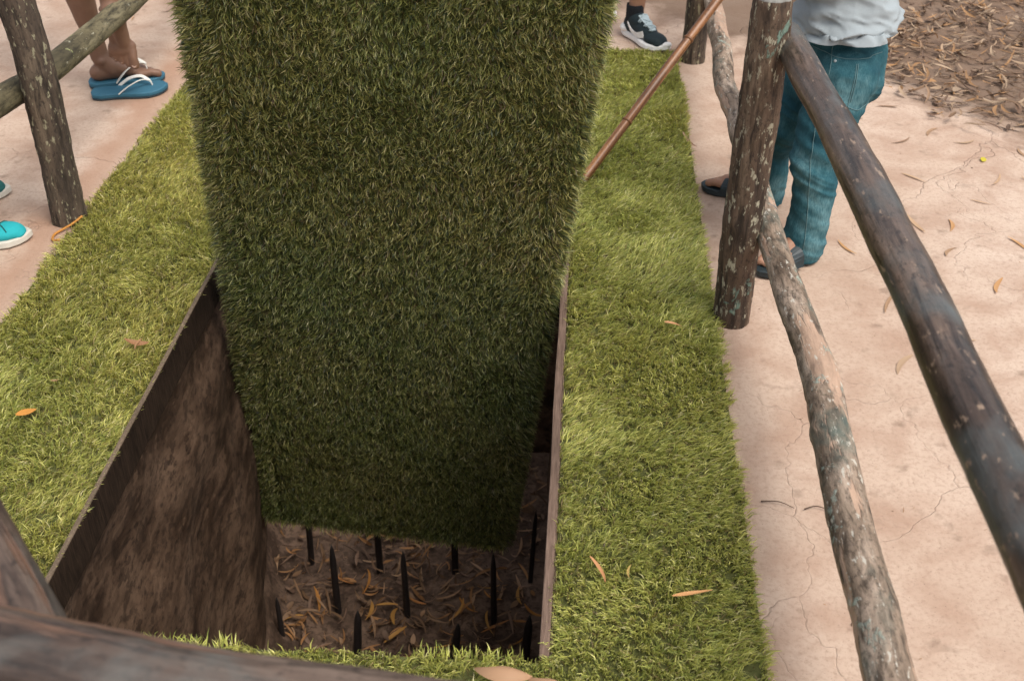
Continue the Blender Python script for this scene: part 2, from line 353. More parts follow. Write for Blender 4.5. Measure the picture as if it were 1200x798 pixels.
# ---- turf blades -------------------------------------------------------------------------------------------------
PALETTE = np.array([(0.52, 0.525, 0.125), (0.43, 0.465, 0.105), (0.68, 0.665, 0.21), (0.26, 0.31, 0.075), (0.74, 0.70, 0.33), (0.34, 0.27, 0.11)])
def blades(name, base, nrm, lean, length, width, mat, pal=PALETTE, wts=(0.32, 0.30, 0.16, 0.14, 0.04, 0.04), seed=1, flop=0.8, tint=None, parent=None):
    """one mesh of tapering bent fibres rooted at base; lean is a tangential vector (N,3) giving direction and amount"""
    rng = np.random.default_rng(seed); N = len(base)
    L = length * rng.uniform(0.65, 1.2, N)[:, None]; W = width * rng.uniform(0.7, 1.25, N)[:, None]
    d1 = nrm + lean * 0.55; d1 /= np.linalg.norm(d1, axis=1)[:, None]
    d2 = nrm * (1 - 0.55 * flop * rng.uniform(0.2, 1.3, N)[:, None]) + lean * 1.35; d2 /= np.linalg.norm(d2, axis=1)[:, None]
    side = np.cross(d1, rng.normal(size=(N, 3))); side /= np.linalg.norm(side, axis=1)[:, None]
    mid = base + d1 * L * 0.52; tip = mid + d2 * L * 0.48
    V = np.stack([base - side * W * 0.5, base + side * W * 0.5, mid + side * W * 0.48, mid - side * W * 0.48, tip], 1).reshape(-1, 3)
    b = np.arange(N)[:, None] * 5
    F = np.concatenate([b + [0, 1, 2, 3], b + [3, 2, 4]], 1).reshape(-1); st = (np.arange(N)[:, None] * 7 + [0, 4]).reshape(-1)
    me = raw_mesh(name, V, F, st, np.tile([4, 3], N), mat)
    ci = rng.choice(len(pal), N, p=np.array(wts) / sum(wts)); col = pal[ci] * rng.uniform(0.8, 1.2, N)[:, None]
    if tint is not None: col = col * tint
    col = np.clip(col, 0, 1)
    rgba = np.ones((N, 5, 4), np.float32); rgba[:, :, :3] = col[:, None, :]
    at = me.color_attributes.new('Col', 'FLOAT_COLOR', 'POINT'); at.data.foreach_set('color', rgba.ravel())
    return tag(link(bpy.data.objects.new(name, me), parent), kind='stuff')

def tufts(n, per, sampler, rng, spread=0.004):
    """tuft centres repeated per times with jitter"""
    c = sampler(n); idx = np.repeat(np.arange(len(c)), per)
    return c[idx], idx, rng.normal(scale=spread, size=(len(idx), 2))

def ground_turf():
    rng = np.random.default_rng(5)
    mat_in = (PX0 - 0.016, PX1 + 0.022, PY0 - 0.019, PY1 + 0.03)
    root = empty('artificial_turf_mat', (0, 0, 0), 'bright green artificial turf mat laid on the ground around the open pit', 'turf')
    ring_sheet('backing', (TX0, TX1, TY0, TY1), mat_in, 0.006, M['backing'], parent=root)
    A = (TX1 - TX0) * (TY1 - TY0)
    def samp(n):
        p = rng.uniform((TX0 - 0.02, TY0), (TX1 + 0.02, TY1), (n, 2))
        ex = 0.018 * fbm(np.stack([p[:, 1] * 9, p[:, 1] * 0, p[:, 1] * 0], 1), 77, 4)
        keep = (p[:, 0] > TX0 + ex) & (p[:, 0] < TX1 + ex)
        ins = (p[:, 0] > mat_in[0]) & (p[:, 0] < mat_in[1]) & (p[:, 1] > mat_in[2]) & (p[:, 1] < mat_in[3])
        return p[keep & ~ins]
    c, idx, j = tufts(int(A * 11500), 8, samp, rng, 0.0042)
    p = c + j; N = len(p); z = np.zeros(N)
    P3 = np.stack([p[:, 0], p[:, 1], z], 1)
    ang = 1.2 * fbm(P3 * 1.5, 31, 3) + 1.4 * fbm(P3 * 7, 8, 2) - 1.0           # comb direction, mostly towards the viewer
    amt = 0.80 + 0.35 * fbm(P3 * 4.5, 12, 3)
    tl = rng.normal(scale=0.24, size=(idx.max() + 1, 2))[idx] + rng.normal(scale=0.30, size=(N, 2))
    lean = np.stack([np.cos(ang) * amt + tl[:, 0], np.sin(ang) * amt + tl[:, 1], z], 1)
    base = np.stack([p[:, 0], p[:, 1], np.full(N, 0.006)], 1)
    nr = np.tile([0, 0, 1.0], (N, 1))
    lng = 0.029 * (1 + 0.22 * fbm(P3 * 4, 40, 3))[:, None]
    w = fbm(P3 * 1.6, 55, 3)[:, None]; tint = (1 + w * np.array([0.14, 0.05, 0.08])) * np.array([1.08, 1.03, 1.20])
    blades('turf_fibres', base, nr, lean, lng, 0.0022, M['blade'], seed=3, tint=tint, parent=root)
    # brown curled thatch low between the fibres
    n2 = int(A * 7000); q = samp(n2); k = len(q); b2 = np.stack([q[:, 0], q[:, 1], np.full(k, 0.006)], 1)
    blades('thatch_fibres', b2, np.tile([0, 0, 1.0], (k, 1)), np.concatenate([rng.normal(scale=1.0, size=(k, 2)), np.zeros((k, 1))], 1), 0.022, 0.002, M['blade'],
           pal=np.array([(0.20, 0.15, 0.06), (0.13, 0.12, 0.04)]), wts=(0.5, 0.5), seed=6, parent=root)
    # loose long fibres hanging over the near rim of the pit
    n3 = 520; x = rng.uniform(PX0, PX1 + 0.03, n3); dens = fbm(np.stack([x * 6, x * 0, x * 0], 1), 4, 2); x = x[dens > -0.25]; k = len(x)
    b3 = np.stack([x, PY0 - 0.022 + rng.normal(scale=0.008, size=k), np.full(k, 0.01)], 1)
    ln = np.concatenate([rng.normal(scale=0.45, size=(k, 1)), rng.uniform(0.0, 0.9, (k, 1)), np.zeros((k, 1))], 1)
    blades('rim_fibres', b3, np.tile([0, 0, 1.0], (k, 1)), ln, 0.023, 0.0023, M['blade'], seed=9, parent=root)
ground_turf()

# ---- board frame of the pit
def frame():
    root = empty('pit_frame', ((PX0 + PX1) / 2, (PY0 + PY1) / 2, 0), 'low frame of weathered boards lining the top edge of the pit', 'frame')
    ox, oy = (PX0 + PX1) / 2, (PY0 + PY1) / 2
    def board(c, s, mat, rz=0):
        bm = bmesh.new(); bm_box(bm, (0, 0, 0), s, 0.002)
        # a little warp
        bmesh.ops.subdivide_edges(bm, edges=[e for e in bm.edges if e.calc_length() > 0.3], cuts=24, use_grid_fill=True)
        vs = np.array([v.co for v in bm.verts]); w = fbm(vs * 3 + np.array(c), 2, 3) * 0.004
        for v, q in zip(bm.verts, w): v.co.x += q if s[0] < s[1] else 0; v.co.z += q * 0.7
        o = bm_obj('board', bm, mat, root); o.location = (c[0] - ox, c[1] - oy, c[2]); o.rotation_euler.z = rz
    L = PY1 - PY0
    board((PX0 - 0.006, oy, -0.026), (0.011, L + 0.03, 0.094), M['board_dark'])
    board((PX1 + 0.010, oy, -0.055), (0.018, L + 0.03, 0.150), M['board'])
    board((ox, PY0 - 0.010, -0.100), (PX1 - PX0 - 0.004, 0.018, 0.150), M['board_dark'])
    board((ox, PY1 + 0.010, -0.062), (PX1 - PX0 - 0.004, 0.018, 0.150), M['board_dark'])
    bm = bmesh.new(); bm_box(bm, (PX0 - 0.006 - ox, 0, 0.0240), (0.010, L + 0.03, 0.004), 0.001)
    bm_obj('edge_strip', bm, M['panel'], root)
frame()

# ---- the tilting trap door, its lower half swung down into the pit
def trap_door():
    d = Vector((0.245, -0.72, 2.13)).normalized(); r = Vector((1, 0, -0.09)); r = (r - d * r.dot(d)).normalized(); n = d.cross(r).normalized()   # n points back, away from the viewer
    if n.y < 0: n = -n
    root = empty('trap_door', (-0.485, 2.600, -0.01), 'tall tilted trap door covered in dark green artificial turf, swung down into the pit', 'trap door')
    R = Matrix((r, n, d)).transposed(); root.rotation_euler = R.to_euler()
    HW, UP, DN = 0.413, 1.24, -1.265
    bm = bmesh.new(); bm_box(bm, (0, 0.005, (UP + DN) / 2), (2 * HW, 0.045, UP - DN), 0.004); bm_obj('panel', bm, M['panel'], root)
    # turf backing wrapped over the front, both sides and the lower end
    prof = [(-HW - 0.004, 0.030), (-HW - 0.004, -0.012), (-HW + 0.008, -0.024), (HW - 0.008, -0.024), (HW + 0.004, -0.012), (HW + 0.004, 0.030)]
    V = [(x, y, z) for z in (DN - 0.004, UP + 0.004) for x, y in prof]; k = len(prof)
    F = [(i, i + 1, i + 1 + k, i + k) for i in range(k - 1)] + [tuple(range(k))[::-1]]
    mesh_obj('turf_backing', V, F, M['backing'], root, False)
    rng = np.random.default_rng(21)
    # front fibres
    dens = 11000; A = 2 * HW * (UP - DN); nt = int(A * dens)
    c = rng.uniform((-HW, DN), (HW, UP), (nt, 2))
    w = 0.006 * fbm(np.stack([c[:, 1] * 3, c[:, 1] * 0, c[:, 1] * 0], 1), 3, 2)
    seamL, seamR = -HW + 0.062 + w, HW - 0.050 - w
    gap = (np.abs(c[:, 0] - seamL) < 0.003) | (np.abs(c[:, 0] - seamR) < 0.002); pass
    c = c[~gap]; seamL = seamL[~gap]; seamR = seamR[~gap]
    per = 8; idx = np.repeat(np.arange(len(c)), per); p = c[idx] + rng.normal(scale=0.0045, size=(len(idx), 2)); N = len(p)
    q3 = np.stack([p[:, 0], p[:, 1], p[:, 0] * 0], 1)
    ang = 4.0 * fbm(q3 * 3.5, 61, 3) - 1.45; amt = 0.30 + 0.5 * fbm(q3 * 6, 44, 3)
    lx = np.cos(ang) * amt; lz = np.sin(ang) * amt
    sl, sr = seamL[idx], seamR[idx]
    lx += np.where(p[:, 0] < sl, -0.8 * np.exp(-(sl - p[:, 0]) / 0.05), 0.40 * np.exp(-(p[:, 0] - sl) / 0.03)) * 1.0
    lx += np.where(p[:, 0] > sr, 0.7 * np.exp(-(p[:, 0] - sr) / 0.05), -0.15 * np.exp(-(sr - p[:, 0]) / 0.03)) * 1.0
    tl = rng.normal(scale=0.45, size=(len(c), 2))[idx] + rng.normal(scale=0.40, size=(N, 2))
    lean = np.stack([lx + tl[:, 0], np.zeros(N), lz + tl[:, 1]], 1)
    base = np.stack([p[:, 0], np.full(N, -0.025), p[:, 1]], 1); nr = np.tile([0, -1.0, 0], (N, 1))
    # rounded edges: near the sides the fibres fan outward
    e = np.clip((np.abs(p[:, 0]) - (HW - 0.035)) / 0.035, 0, 1); nr[:, 0] = np.sign(p[:, 0]) * e * 0.8; nr /= np.linalg.norm(nr, axis=1)[:, None]
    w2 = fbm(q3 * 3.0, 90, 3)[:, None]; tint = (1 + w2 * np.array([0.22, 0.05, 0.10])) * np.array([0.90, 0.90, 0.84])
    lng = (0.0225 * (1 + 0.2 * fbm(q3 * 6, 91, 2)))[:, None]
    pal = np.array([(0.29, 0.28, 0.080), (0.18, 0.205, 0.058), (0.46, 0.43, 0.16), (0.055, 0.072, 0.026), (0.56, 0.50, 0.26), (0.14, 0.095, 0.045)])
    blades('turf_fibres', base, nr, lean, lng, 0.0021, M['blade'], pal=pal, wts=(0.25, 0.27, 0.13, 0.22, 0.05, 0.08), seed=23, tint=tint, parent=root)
    # side and lower-end fibres
    for sgn in (-1, 1):
        n2 = int((UP - DN) * 0.055 * 52000); b = np.stack([np.full(n2, sgn * (HW + 0.005)), rng.uniform(-0.02, 0.03, n2), rng.uniform(DN, UP, n2)], 1)
        ln = np.stack([np.zeros(n2), rng.normal(-0.15, 0.4, n2), rng.normal(-0.45, 0.4, n2)], 1)
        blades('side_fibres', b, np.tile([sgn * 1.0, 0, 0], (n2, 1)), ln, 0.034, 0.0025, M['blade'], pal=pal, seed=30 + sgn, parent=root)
    n2 = int(2 * HW * 0.055 * 60000); b = np.stack([rng.uniform(-HW, HW, n2), rng.uniform(-0.022, 0.03, n2), np.full(n2, DN - 0.005)], 1)
    ln = np.stack([rng.normal(0, 0.4, n2), rng.normal(-0.5, 0.45, n2), np.zeros(n2)], 1)
    blades('end_fibres', b, np.tile([0, -0.35, -1.0], (n2, 1)), ln, 0.034, 0.0026, M['blade'], pal=PALETTE, seed=37, parent=root)
    # axle through the door's middle
    bm = bmesh.new(); bmesh.ops.create_cone(bm, cap_ends=True, segments=16, radius1=0.014, radius2=0.014, depth=0.90, matrix=Matrix.Rotation(math.pi / 2, 4, 'Y') @ Matrix.Identity(4))
    for v in bm.verts: v.co.y += 0.005
    bm_obj('axle', bm, M['spike'], root, True)
trap_door()

# ---- logs --------------------------------------------------------------------------------------------------------
def catmull(P, step):
    P = [Vector(p) for p in P]; Q = [P[0] * 2 - P[1]] + P + [P[-1] * 2 - P[-2]]; out = []
    for i in range(1, len(Q) - 2):
        n = max(2, int((Q[i + 1] - Q[i]).length / step))
        for k in range(n):
            t = k / n; a, b, c, d = Q[i - 1], Q[i], Q[i + 1], Q[i + 2]
            out.append(0.5 * ((2 * b) + (c - a) * t + (2 * a - 5 * b + 4 * c - d) * t * t + (3 * b - a - 3 * c + d) * t ** 3))
    out.append(P[-1]); return out
def log(name, pts, radii, mat, parent=None, seg=56, step=0.012, lump=0.05, bark=0.03, seed=0, knots=(), rough_end=0.004, close_mat=None, wob=0.0):
    """a log along pts; radii at the control points; knots = (fraction, angle, height, size)"""
    C_ = catmull(pts, step); n = len(C_); S = np.zeros(n)
    for i in range(1, n): S[i] = S[i - 1] + (C_[i] - C_[i - 1]).length
    ctrl = np.linspace(0, 1, len(radii)); rad = np.interp(S / S[-1], ctrl, radii)
    T = [(C_[min(i + 1, n - 1)] - C_[max(i - 1, 0)]).normalized() for i in range(n)]
    u = T[0].orthogonal().normalized(); U = [u]
    for i in range(1, n):
        u = T[i - 1].rotation_difference(T[i]) @ u; u = (u - T[i] * u.dot(T[i])).normalized(); U.append(u)
    th = np.linspace(0, 2 * math.pi, seg, endpoint=False); ct, sn = np.cos(th), np.sin(th)
    Cn = np.array([list(c) for c in C_]); Un = np.array([list(c) for c in U]); Tn = np.array([list(c) for c in T]); Wn = np.cross(Tn, Un)
    if wob:
        sx = np.stack([S * 2.2, S * 0, S * 0], 1); Cn = Cn + Un * (wob * fbm(sx, seed + 5, 3))[:, None] + Wn * (wob * fbm(sx, seed + 6, 3))[:, None]
    rm = float(np.mean(radii))
    co = np.stack([np.tile(ct * rm, (n, 1)), np.tile(sn * rm, (n, 1)), np.tile(S[:, None], (1, seg))], 2).reshape(-1, 3)
    f = 1 + lump * fbm(co * [14, 14, 5], seed, 3) + bark * (1.2 - 2.4 * np.abs(fbm(co * [75, 75, 16], seed + 3, 3))) + bark * 0.5 * fbm(co * [160, 160, 70], seed + 4, 2)
    ff = f.reshape(n, seg)
    for (fr, an, hgt, sz) in knots:
        da = np.abs((th - an + math.pi) % (2 * math.pi) - math.pi)[None, :] * rm; ds = np.abs(S - fr * S[-1])[:, None]
        q = np.sqrt(da ** 2 + ds ** 2) / sz; ff += hgt * np.exp(-q ** 2) - hgt * 0.45 * np.exp(-(q / 0.4) ** 2)
    R = rad[:, None] * ff
    V = Cn[:, None, :] + R[:, :, None] * (ct[None, :, None] * Un[:, None, :] + sn[None, :, None] * Wn[:, None, :])
    # inner rings and centre for the sawn ends
    rng = np.random.default_rng(seed)
    V = V.reshape(-1, 3); F = []
    for j in range(n - 1):
        a = j * seg + np.arange(seg); b = j * seg + (np.arange(seg) + 1) % seg; F.append(np.stack([a, b, b + seg, a + seg], 1))
    F = np.concatenate(F); loops = list(F.ravel()); starts = list(range(0, len(loops), 4)); tot = [4] * len(starts); mi = [0] * len(starts)
    Vx = [V]; nv = len(V); lc = [co]
    for end in (0, n - 1):
        cen = Cn[end]; tdir = Tn[end] * (1 if end else -1); ring = V[end * seg:(end + 1) * seg]
        inner = cen + (ring - cen) * 0.93 + tdir * 0.004; i2 = cen + (ring - cen) * 0.5 + tdir * (0.004 + rng.normal(0, rough_end * 0.5, (seg, 1))); cc = cen + tdir * 0.004
        Vx += [inner, i2, cc[None]]; lc += [co[end * seg:(end + 1) * seg] * [.93, .93, 1], co[end * seg:(end + 1) * seg] * [.5, .5, 1], np.array([[0, 0, S[end]]])]
        o = end * seg; i1 = nv; i22 = nv + seg; ci = nv + 2 * seg; nv += 2 * seg + 1
        for k in range(seg):
            k2 = (k + 1) % seg
            for A in ((o + k, o + k2, i1 + k2, i1 + k), (i1 + k, i1 + k2, i22 + k2, i22 + k), (i22 + k, i22 + k2, ci)):
                A = A if not end else A
                if not end: A = A[::-1]
                starts.append(len(loops)); tot.append(len(A)); loops += list(A); mi.append(1 if A[0] >= len(V) or A[-1] >= len(V) else 0)
    V = np.concatenate(Vx); me = raw_mesh(name, V, loops, starts, tot, mat)
    me.materials.append(close_mat or M['end_grain']); me.polygons.foreach_set('material_index', np.array(mi[:len(me.polygons)], np.int32))
    at = me.attributes.new('logco', 'FLOAT_VECTOR', 'POINT'); at.data.foreach_set('vector', np.concatenate(lc).astype(np.float32).ravel())
    return link(bpy.data.objects.new(name, me), parent)

rr = empty('log_railing', (0.39, 2.52, 0), 'log railing right of the pit with smooth dark top rail and pale peeling lower rail', 'railing', 'log railings around the pit')
def rel(root, pts): return [Vector(p) - Vector(root.location) for p in pts]
log('post', rel(rr, [(0.388, 2.525, -0.25), (0.39, 2.52, 0.02), (0.391, 2.52, 0.30), (0.396, 2.52, 0.58), (0.397, 2.52, 0.815)]), [0.043, 0.042, 0.044, 0.044, 0.040], M['bark_post'], rr, seed=2, lump=0.09, bark=0.07, knots=((0.93, 4.6, 0.10, 0.04), (0.5, 3.0, 0.12, 0.03)))
log('post', rel(rr, [(0.405, 4.30, -0.25), (0.408, 4.30, 0.02), (0.414, 4.30, 0.25), (0.425, 4.30, 0.80)]), [0.043, 0.043, 0.043, 0.042], M['bark_post2'], rr, seed=12, lump=0.08, bark=0.05)
log('post', rel(rr, [(0.46, 0.70, -0.25), (0.46, 0.70, 0.30), (0.46, 0.70, 0.80)]), [0.05, 0.05, 0.047], M['bark_post2'], rr, seed=13, lump=0.08, bark=0.05)
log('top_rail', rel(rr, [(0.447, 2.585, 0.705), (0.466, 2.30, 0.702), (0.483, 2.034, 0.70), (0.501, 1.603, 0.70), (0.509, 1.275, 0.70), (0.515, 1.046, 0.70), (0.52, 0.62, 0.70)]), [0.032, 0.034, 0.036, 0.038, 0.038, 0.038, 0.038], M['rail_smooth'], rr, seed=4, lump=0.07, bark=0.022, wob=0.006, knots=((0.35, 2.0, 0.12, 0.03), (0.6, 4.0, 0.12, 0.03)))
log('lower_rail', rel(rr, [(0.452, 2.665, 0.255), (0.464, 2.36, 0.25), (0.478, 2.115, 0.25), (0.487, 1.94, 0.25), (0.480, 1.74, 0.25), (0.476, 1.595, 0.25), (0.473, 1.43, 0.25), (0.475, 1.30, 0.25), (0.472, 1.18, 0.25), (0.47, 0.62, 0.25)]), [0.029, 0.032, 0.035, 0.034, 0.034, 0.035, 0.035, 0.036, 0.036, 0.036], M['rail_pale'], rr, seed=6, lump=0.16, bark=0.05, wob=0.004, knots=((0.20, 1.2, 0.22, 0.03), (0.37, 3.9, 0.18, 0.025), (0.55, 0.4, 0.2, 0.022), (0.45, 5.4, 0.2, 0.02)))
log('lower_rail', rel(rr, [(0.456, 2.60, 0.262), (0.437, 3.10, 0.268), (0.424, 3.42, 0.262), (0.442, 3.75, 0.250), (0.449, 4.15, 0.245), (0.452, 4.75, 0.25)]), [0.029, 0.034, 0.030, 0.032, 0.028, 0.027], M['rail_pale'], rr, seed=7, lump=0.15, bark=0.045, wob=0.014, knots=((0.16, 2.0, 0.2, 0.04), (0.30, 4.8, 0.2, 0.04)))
log('top_rail', rel(rr, [(0.474, 2.62, 0.712), (0.48, 3.3, 0.75), (0.485, 4.0, 0.77), (0.485, 4.6, 0.77)]), [0.036, 0.037, 0.036, 0.034], M['rail_smooth'], rr, seed=5, lump=0.05, bark=0.010) if False else None

rl = empty('log_railing', (-1.453, 2.93, 0), 'mossy log railing on the left of the pit beside the blue flip-flops', 'railing', 'log railings around the pit')
log('post', rel(rl, [(-1.452, 2.935, -0.25), (-1.453, 2.93, 0.03), (-1.451, 2.93, 0.26), (-1.449, 2.93, 0.48), (-1.461, 2.93, 0.64), (-1.465, 2.93, 0.82)]), [0.050, 0.048, 0.045, 0.045, 0.045, 0.044], M['bark_post2'], rl, seed=9, lump=0.09, bark=0.06)
log('post', rel(rl, [(-1.47, 1.80, -0.25), (-1.47, 1.80, 0.3), (-1.48, 1.80, 0.80)]), [0.05, 0.05, 0.048], M['bark_post2'], rl, seed=19, lump=0.09, bark=0.05)
log('post', rel(rl, [(-1.46, 4.80, -0.25), (-1.46, 4.80, 0.3), (-1.46, 4.80, 0.80)]), [0.05, 0.05, 0.048], M['bark_post2'], rl, seed=20, lump=0.09, bark=0.05)
log('lower_rail', rel(rl, [(-1.55, 1.70, 0.50), (-1.542, 2.40, 0.425), (-1.535, 2.87, 0.388), (-1.53, 3.07, 0.363), (-1.53, 3.42, 0.345), (-1.53, 3.97, 0.322), (-1.53, 4.90, 0.33)]), [0.038, 0.037, 0.037, 0.037, 0.035, 0.034, 0.034], M['rail_moss'], rl, seed=14, lump=0.06, bark=0.02, wob=0.006)
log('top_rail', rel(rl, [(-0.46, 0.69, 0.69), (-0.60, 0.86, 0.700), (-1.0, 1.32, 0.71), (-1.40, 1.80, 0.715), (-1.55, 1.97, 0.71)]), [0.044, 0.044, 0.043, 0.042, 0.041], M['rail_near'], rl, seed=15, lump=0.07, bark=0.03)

rn = empty('log_railing', (-0.3, 0.70, 0), 'blurred brown log rail crossing the bottom left corner, nearest the viewer', 'railing', 'log railings around the pit')
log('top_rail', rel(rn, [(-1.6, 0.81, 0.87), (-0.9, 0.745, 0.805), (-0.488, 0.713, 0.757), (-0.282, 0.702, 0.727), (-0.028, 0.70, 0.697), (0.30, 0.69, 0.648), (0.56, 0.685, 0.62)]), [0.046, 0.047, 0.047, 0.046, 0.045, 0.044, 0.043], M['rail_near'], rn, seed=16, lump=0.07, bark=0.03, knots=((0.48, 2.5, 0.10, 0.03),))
log('post', rel(rn, [(-1.05, 0.64, -0.25), (-1.05, 0.64, 0.3), (-1.05, 0.64, 0.82)]), [0.05, 0.05, 0.048], M['bark_post2'], rn, seed=24, lump=0.08, bark=0.05)

# ---- bamboo stick
sa, sb_ = Vector((0.012, 3.232, 0.022)), Vector((0.41, 3.70, 0.42)); sdv = sb_ - sa
stick = empty('bamboo_stick', sa, 'thin brown bamboo stick with its tip resting on the turf right of the trap door', 'stick')
log('shaft', [Vector((0, 0, 0)), sdv * 0.5, sdv, sdv * 2.35], [0.0140, 0.0145, 0.015, 0.017], M['bamboo'], stick, seg=24, step=0.02, lump=0.03, bark=0.004, seed=31)
q = sdv.normalized().to_track_quat('Z', 'Y')
for s_ in (0.32, 0.78, 1.22, 1.66, 2.1):
    bm = bmesh.new(); bmesh.ops.create_circle(bm, segments=6, radius=0.003); bm.free()
    V = []; F = []
    for i in range(24):
        a = 2 * math.pi * i / 24
        for j in range(6):
            b = 2 * math.pi * j / 6; rad = 0.0142 + 0.0028 * math.cos(b); V.append(q @ Vector((rad * math.cos(a), rad * math.sin(a), 0.005 * math.sin(b))) + sdv * s_)
    for i in range(24):
        for j in range(6): F.append((i * 6 + j, ((i + 1) % 24) * 6 + j, ((i + 1) % 24) * 6 + (j + 1) % 6, i * 6 + (j + 1) % 6))
    mesh_obj('node_ring', V, F, M['bamboo'], stick)

# ---- stakes standing in the pit
SP = [  # base x, y, tip x, tip z, radius, lean y, label
 (-0.932, 3.103, -0.922, -1.22, .0115, 0.0, 'dark pointed stake in the pit, leftmost of the row under the trap door'),
 (-0.675, 3.076, -0.672, -1.20, .0125, 0.0, 'dark pointed stake in the pit, second from left under the trap door'),
 (-0.401, 3.084, -0.398, -1.20, .0120, 0.0, 'dark pointed stake in the pit, third from left under the trap door'),
 (-0.126, 3.055, -0.108, -1.146, .0085, 0.0, 'thin dark stake leaning along the right wall of the pit'),
 (-0.789, 2.873, -0.787, -1.175, .0125, 0.0, 'long dark stake in the pit, leftmost of the middle row'),
 (-0.544, 2.869, -0.546, -1.185, .0110, 0.0, 'long dark stake at the centre of the middle row in the pit'),
 (-0.240, 2.844, -0.240, -1.150, .0105, 0.0, 'long dark straight stake, rightmost of the middle row in the pit'),
 (-0.955, 2.733, -0.955, -1.290, .0095, 0.0, 'thin short dark stake at the foot of the left pit wall'),
 (-0.692, 2.683, -0.673, -1.281, .0135, 0.0, 'short thick pointed stake left of centre in the front row of the pit'),
 (-0.364, 2.642, -0.339, -1.274, .0135, 0.0, 'short thick stake right of centre in the front row of the pit'),
 (-0.128, 2.638, -0.108, -1.216, .0150, 0.0, 'thick blade-like dark stake beside the right board of the pit')]
for i, (x, y, tx, tz, r, ly, lab) in enumerate(SP):
    root = empty('pointed_stake', (x, y, -1.51), lab, 'stake', 'stakes on the pit floor')
    top = Vector((tx - x, ly, tz + 1.51)); V = []; F = []; n = 10; rings = [(0, 1.0), (0.3, 1.02), (0.6, 0.97), (0.80, 0.9), (0.92, 0.55), (1.0, 0.06)]
    for s, k in rings:
        for j in range(n):
            a = 2 * math.pi * j / n; w = 1 + 0.10 * math.sin(3 * a + i) ; V.append(top * s + Vector((math.cos(a) * r * k * w, math.sin(a) * r * k * w * 0.8, 0)))
    for a in range(len(rings) - 1):
        for j in range(n): F.append((a * n + j, a * n + (j + 1) % n, (a + 1) * n + (j + 1) % n, (a + 1) * n + j))
    F.append(tuple(range((len(rings) - 1) * n, len(rings) * n)))
    mesh_obj('shaft', V, F, M['spike'], root)

# ---- leaves ------------------------------------------------------------------------------------------------------
def leaf_geo(L, W, sickle, curl, fold, twist, n=9, seed=0):
    rng = random.Random(seed); V = []; x = y = z = 0; head = 0; pit_ = 0
    V = []; P = Vector((0, 0, 0)); ha = -sickle / 2; va = -curl / 2
    for i in range(n):
        t = i / (n - 1); w = W * (math.sin(math.pi * min(1, t * 0.94 + 0.03)) ** 0.8) * (1 - 0.25 * t) + 0.0006
        d = Vector((math.cos(ha) * math.cos(va), math.sin(ha) * math.cos(va), math.sin(va)))
        sdx = Vector((-math.sin(ha), math.cos(ha), 0)); up = d.cross(sdx); a = twist * (t - 0.5); s2 = sdx * math.cos(a) + up * math.sin(a)
        V += [P - s2 * w + up * fold * w, P.copy(), P + s2 * w + up * fold * w]
        P = P + d * L / (n - 1); ha += sickle / (n - 1); va += curl / (n - 1)
    F = []
    for i in range(n - 1):
        for k in (0, 1): a = i * 3 + k; F.append((a, a + 1, a + 4, a + 3))
    V = np.array([list(v) for v in V]); V -= V.mean(0); V[:, 2] -= V[:, 2].min(); return V, F
LEAFT = [leaf_geo(random.uniform(0.075, 0.125), random.uniform(0.0035, 0.0080), random.uniform(-1.3, 1.3), random.uniform(-0.5, 1.6), random.uniform(0.15, 0.9), random.uniform(-1.6, 1.6), seed=i) for i in range(16)]
LEAFT += [leaf_geo(random.uniform(0.04, 0.08), random.uniform(0.009, 0.015), random.uniform(-0.8, 0.8), random.uniform(-0.6, 1.4), random.uniform(0.1, 0.6), random.uniform(-1.2, 1.2), seed=i) for i in range(4)]
LEAFT += [leaf_geo(random.uniform(0.03, 0.05), random.uniform(0.003, 0.006), random.uniform(-1.5, 1.5), random.uniform(-0.5, 1.0), 0.5, random.uniform(-2, 2), seed=i) for i in range(3)]
def leaf_litter(name, pos, cols, scl, label_kind='stuff', tilt=0.45, seed=0):
    rng = np.random.default_rng(seed); Vs, Ls, Cs = [], [], []; off = 0
    for p, c in zip(pos, cols):
        V, F = LEAFT[rng.integers(len(LEAFT))]; s = scl * rng.uniform(0.6, 1.15)
        R = np.array(Euler((rng.normal(0, tilt), rng.normal(0, tilt), rng.uniform(0, 6.28))).to_matrix()); v = (V * s) @ R.T; v[:, 2] -= v[:, 2].min() - 0.0; v = v + p
        Vs.append(v); Ls.append(np.array(F) + off); off += len(V); Cs.append(np.tile([*c, 1], (len(V), 1)))
    V = np.concatenate(Vs); F = np.concatenate(Ls); k = len(F)
    me = raw_mesh(name, V, F.ravel(), np.arange(k) * 4, np.full(k, 4), M['leaf'])
    at = me.color_attributes.new('Col', 'FLOAT_COLOR', 'POINT'); at.data.foreach_set('color', np.concatenate(Cs).astype(np.float32).ravel())
    return tag(link(bpy.data.objects.new(name, me)), kind='stuff')
TAN = np.array([(0.30, 0.19, 0.115), (0.38, 0.26, 0.165), (0.20, 0.12, 0.07), (0.42, 0.30, 0.20), (0.14, 0.082, 0.052), (0.38, 0.21, 0.095)])
BROWN = np.array([(0.20, 0.115, 0.062), (0.28, 0.165, 0.09), (0.13, 0.075, 0.045), (0.34, 0.21, 0.12), (0.24, 0.15, 0.10), (0.36, 0.18, 0.07)])
def pick(pal, n, rng): return pal[rng.integers(len(pal), size=n)] * rng.uniform(0.75, 1.25, (n, 1))
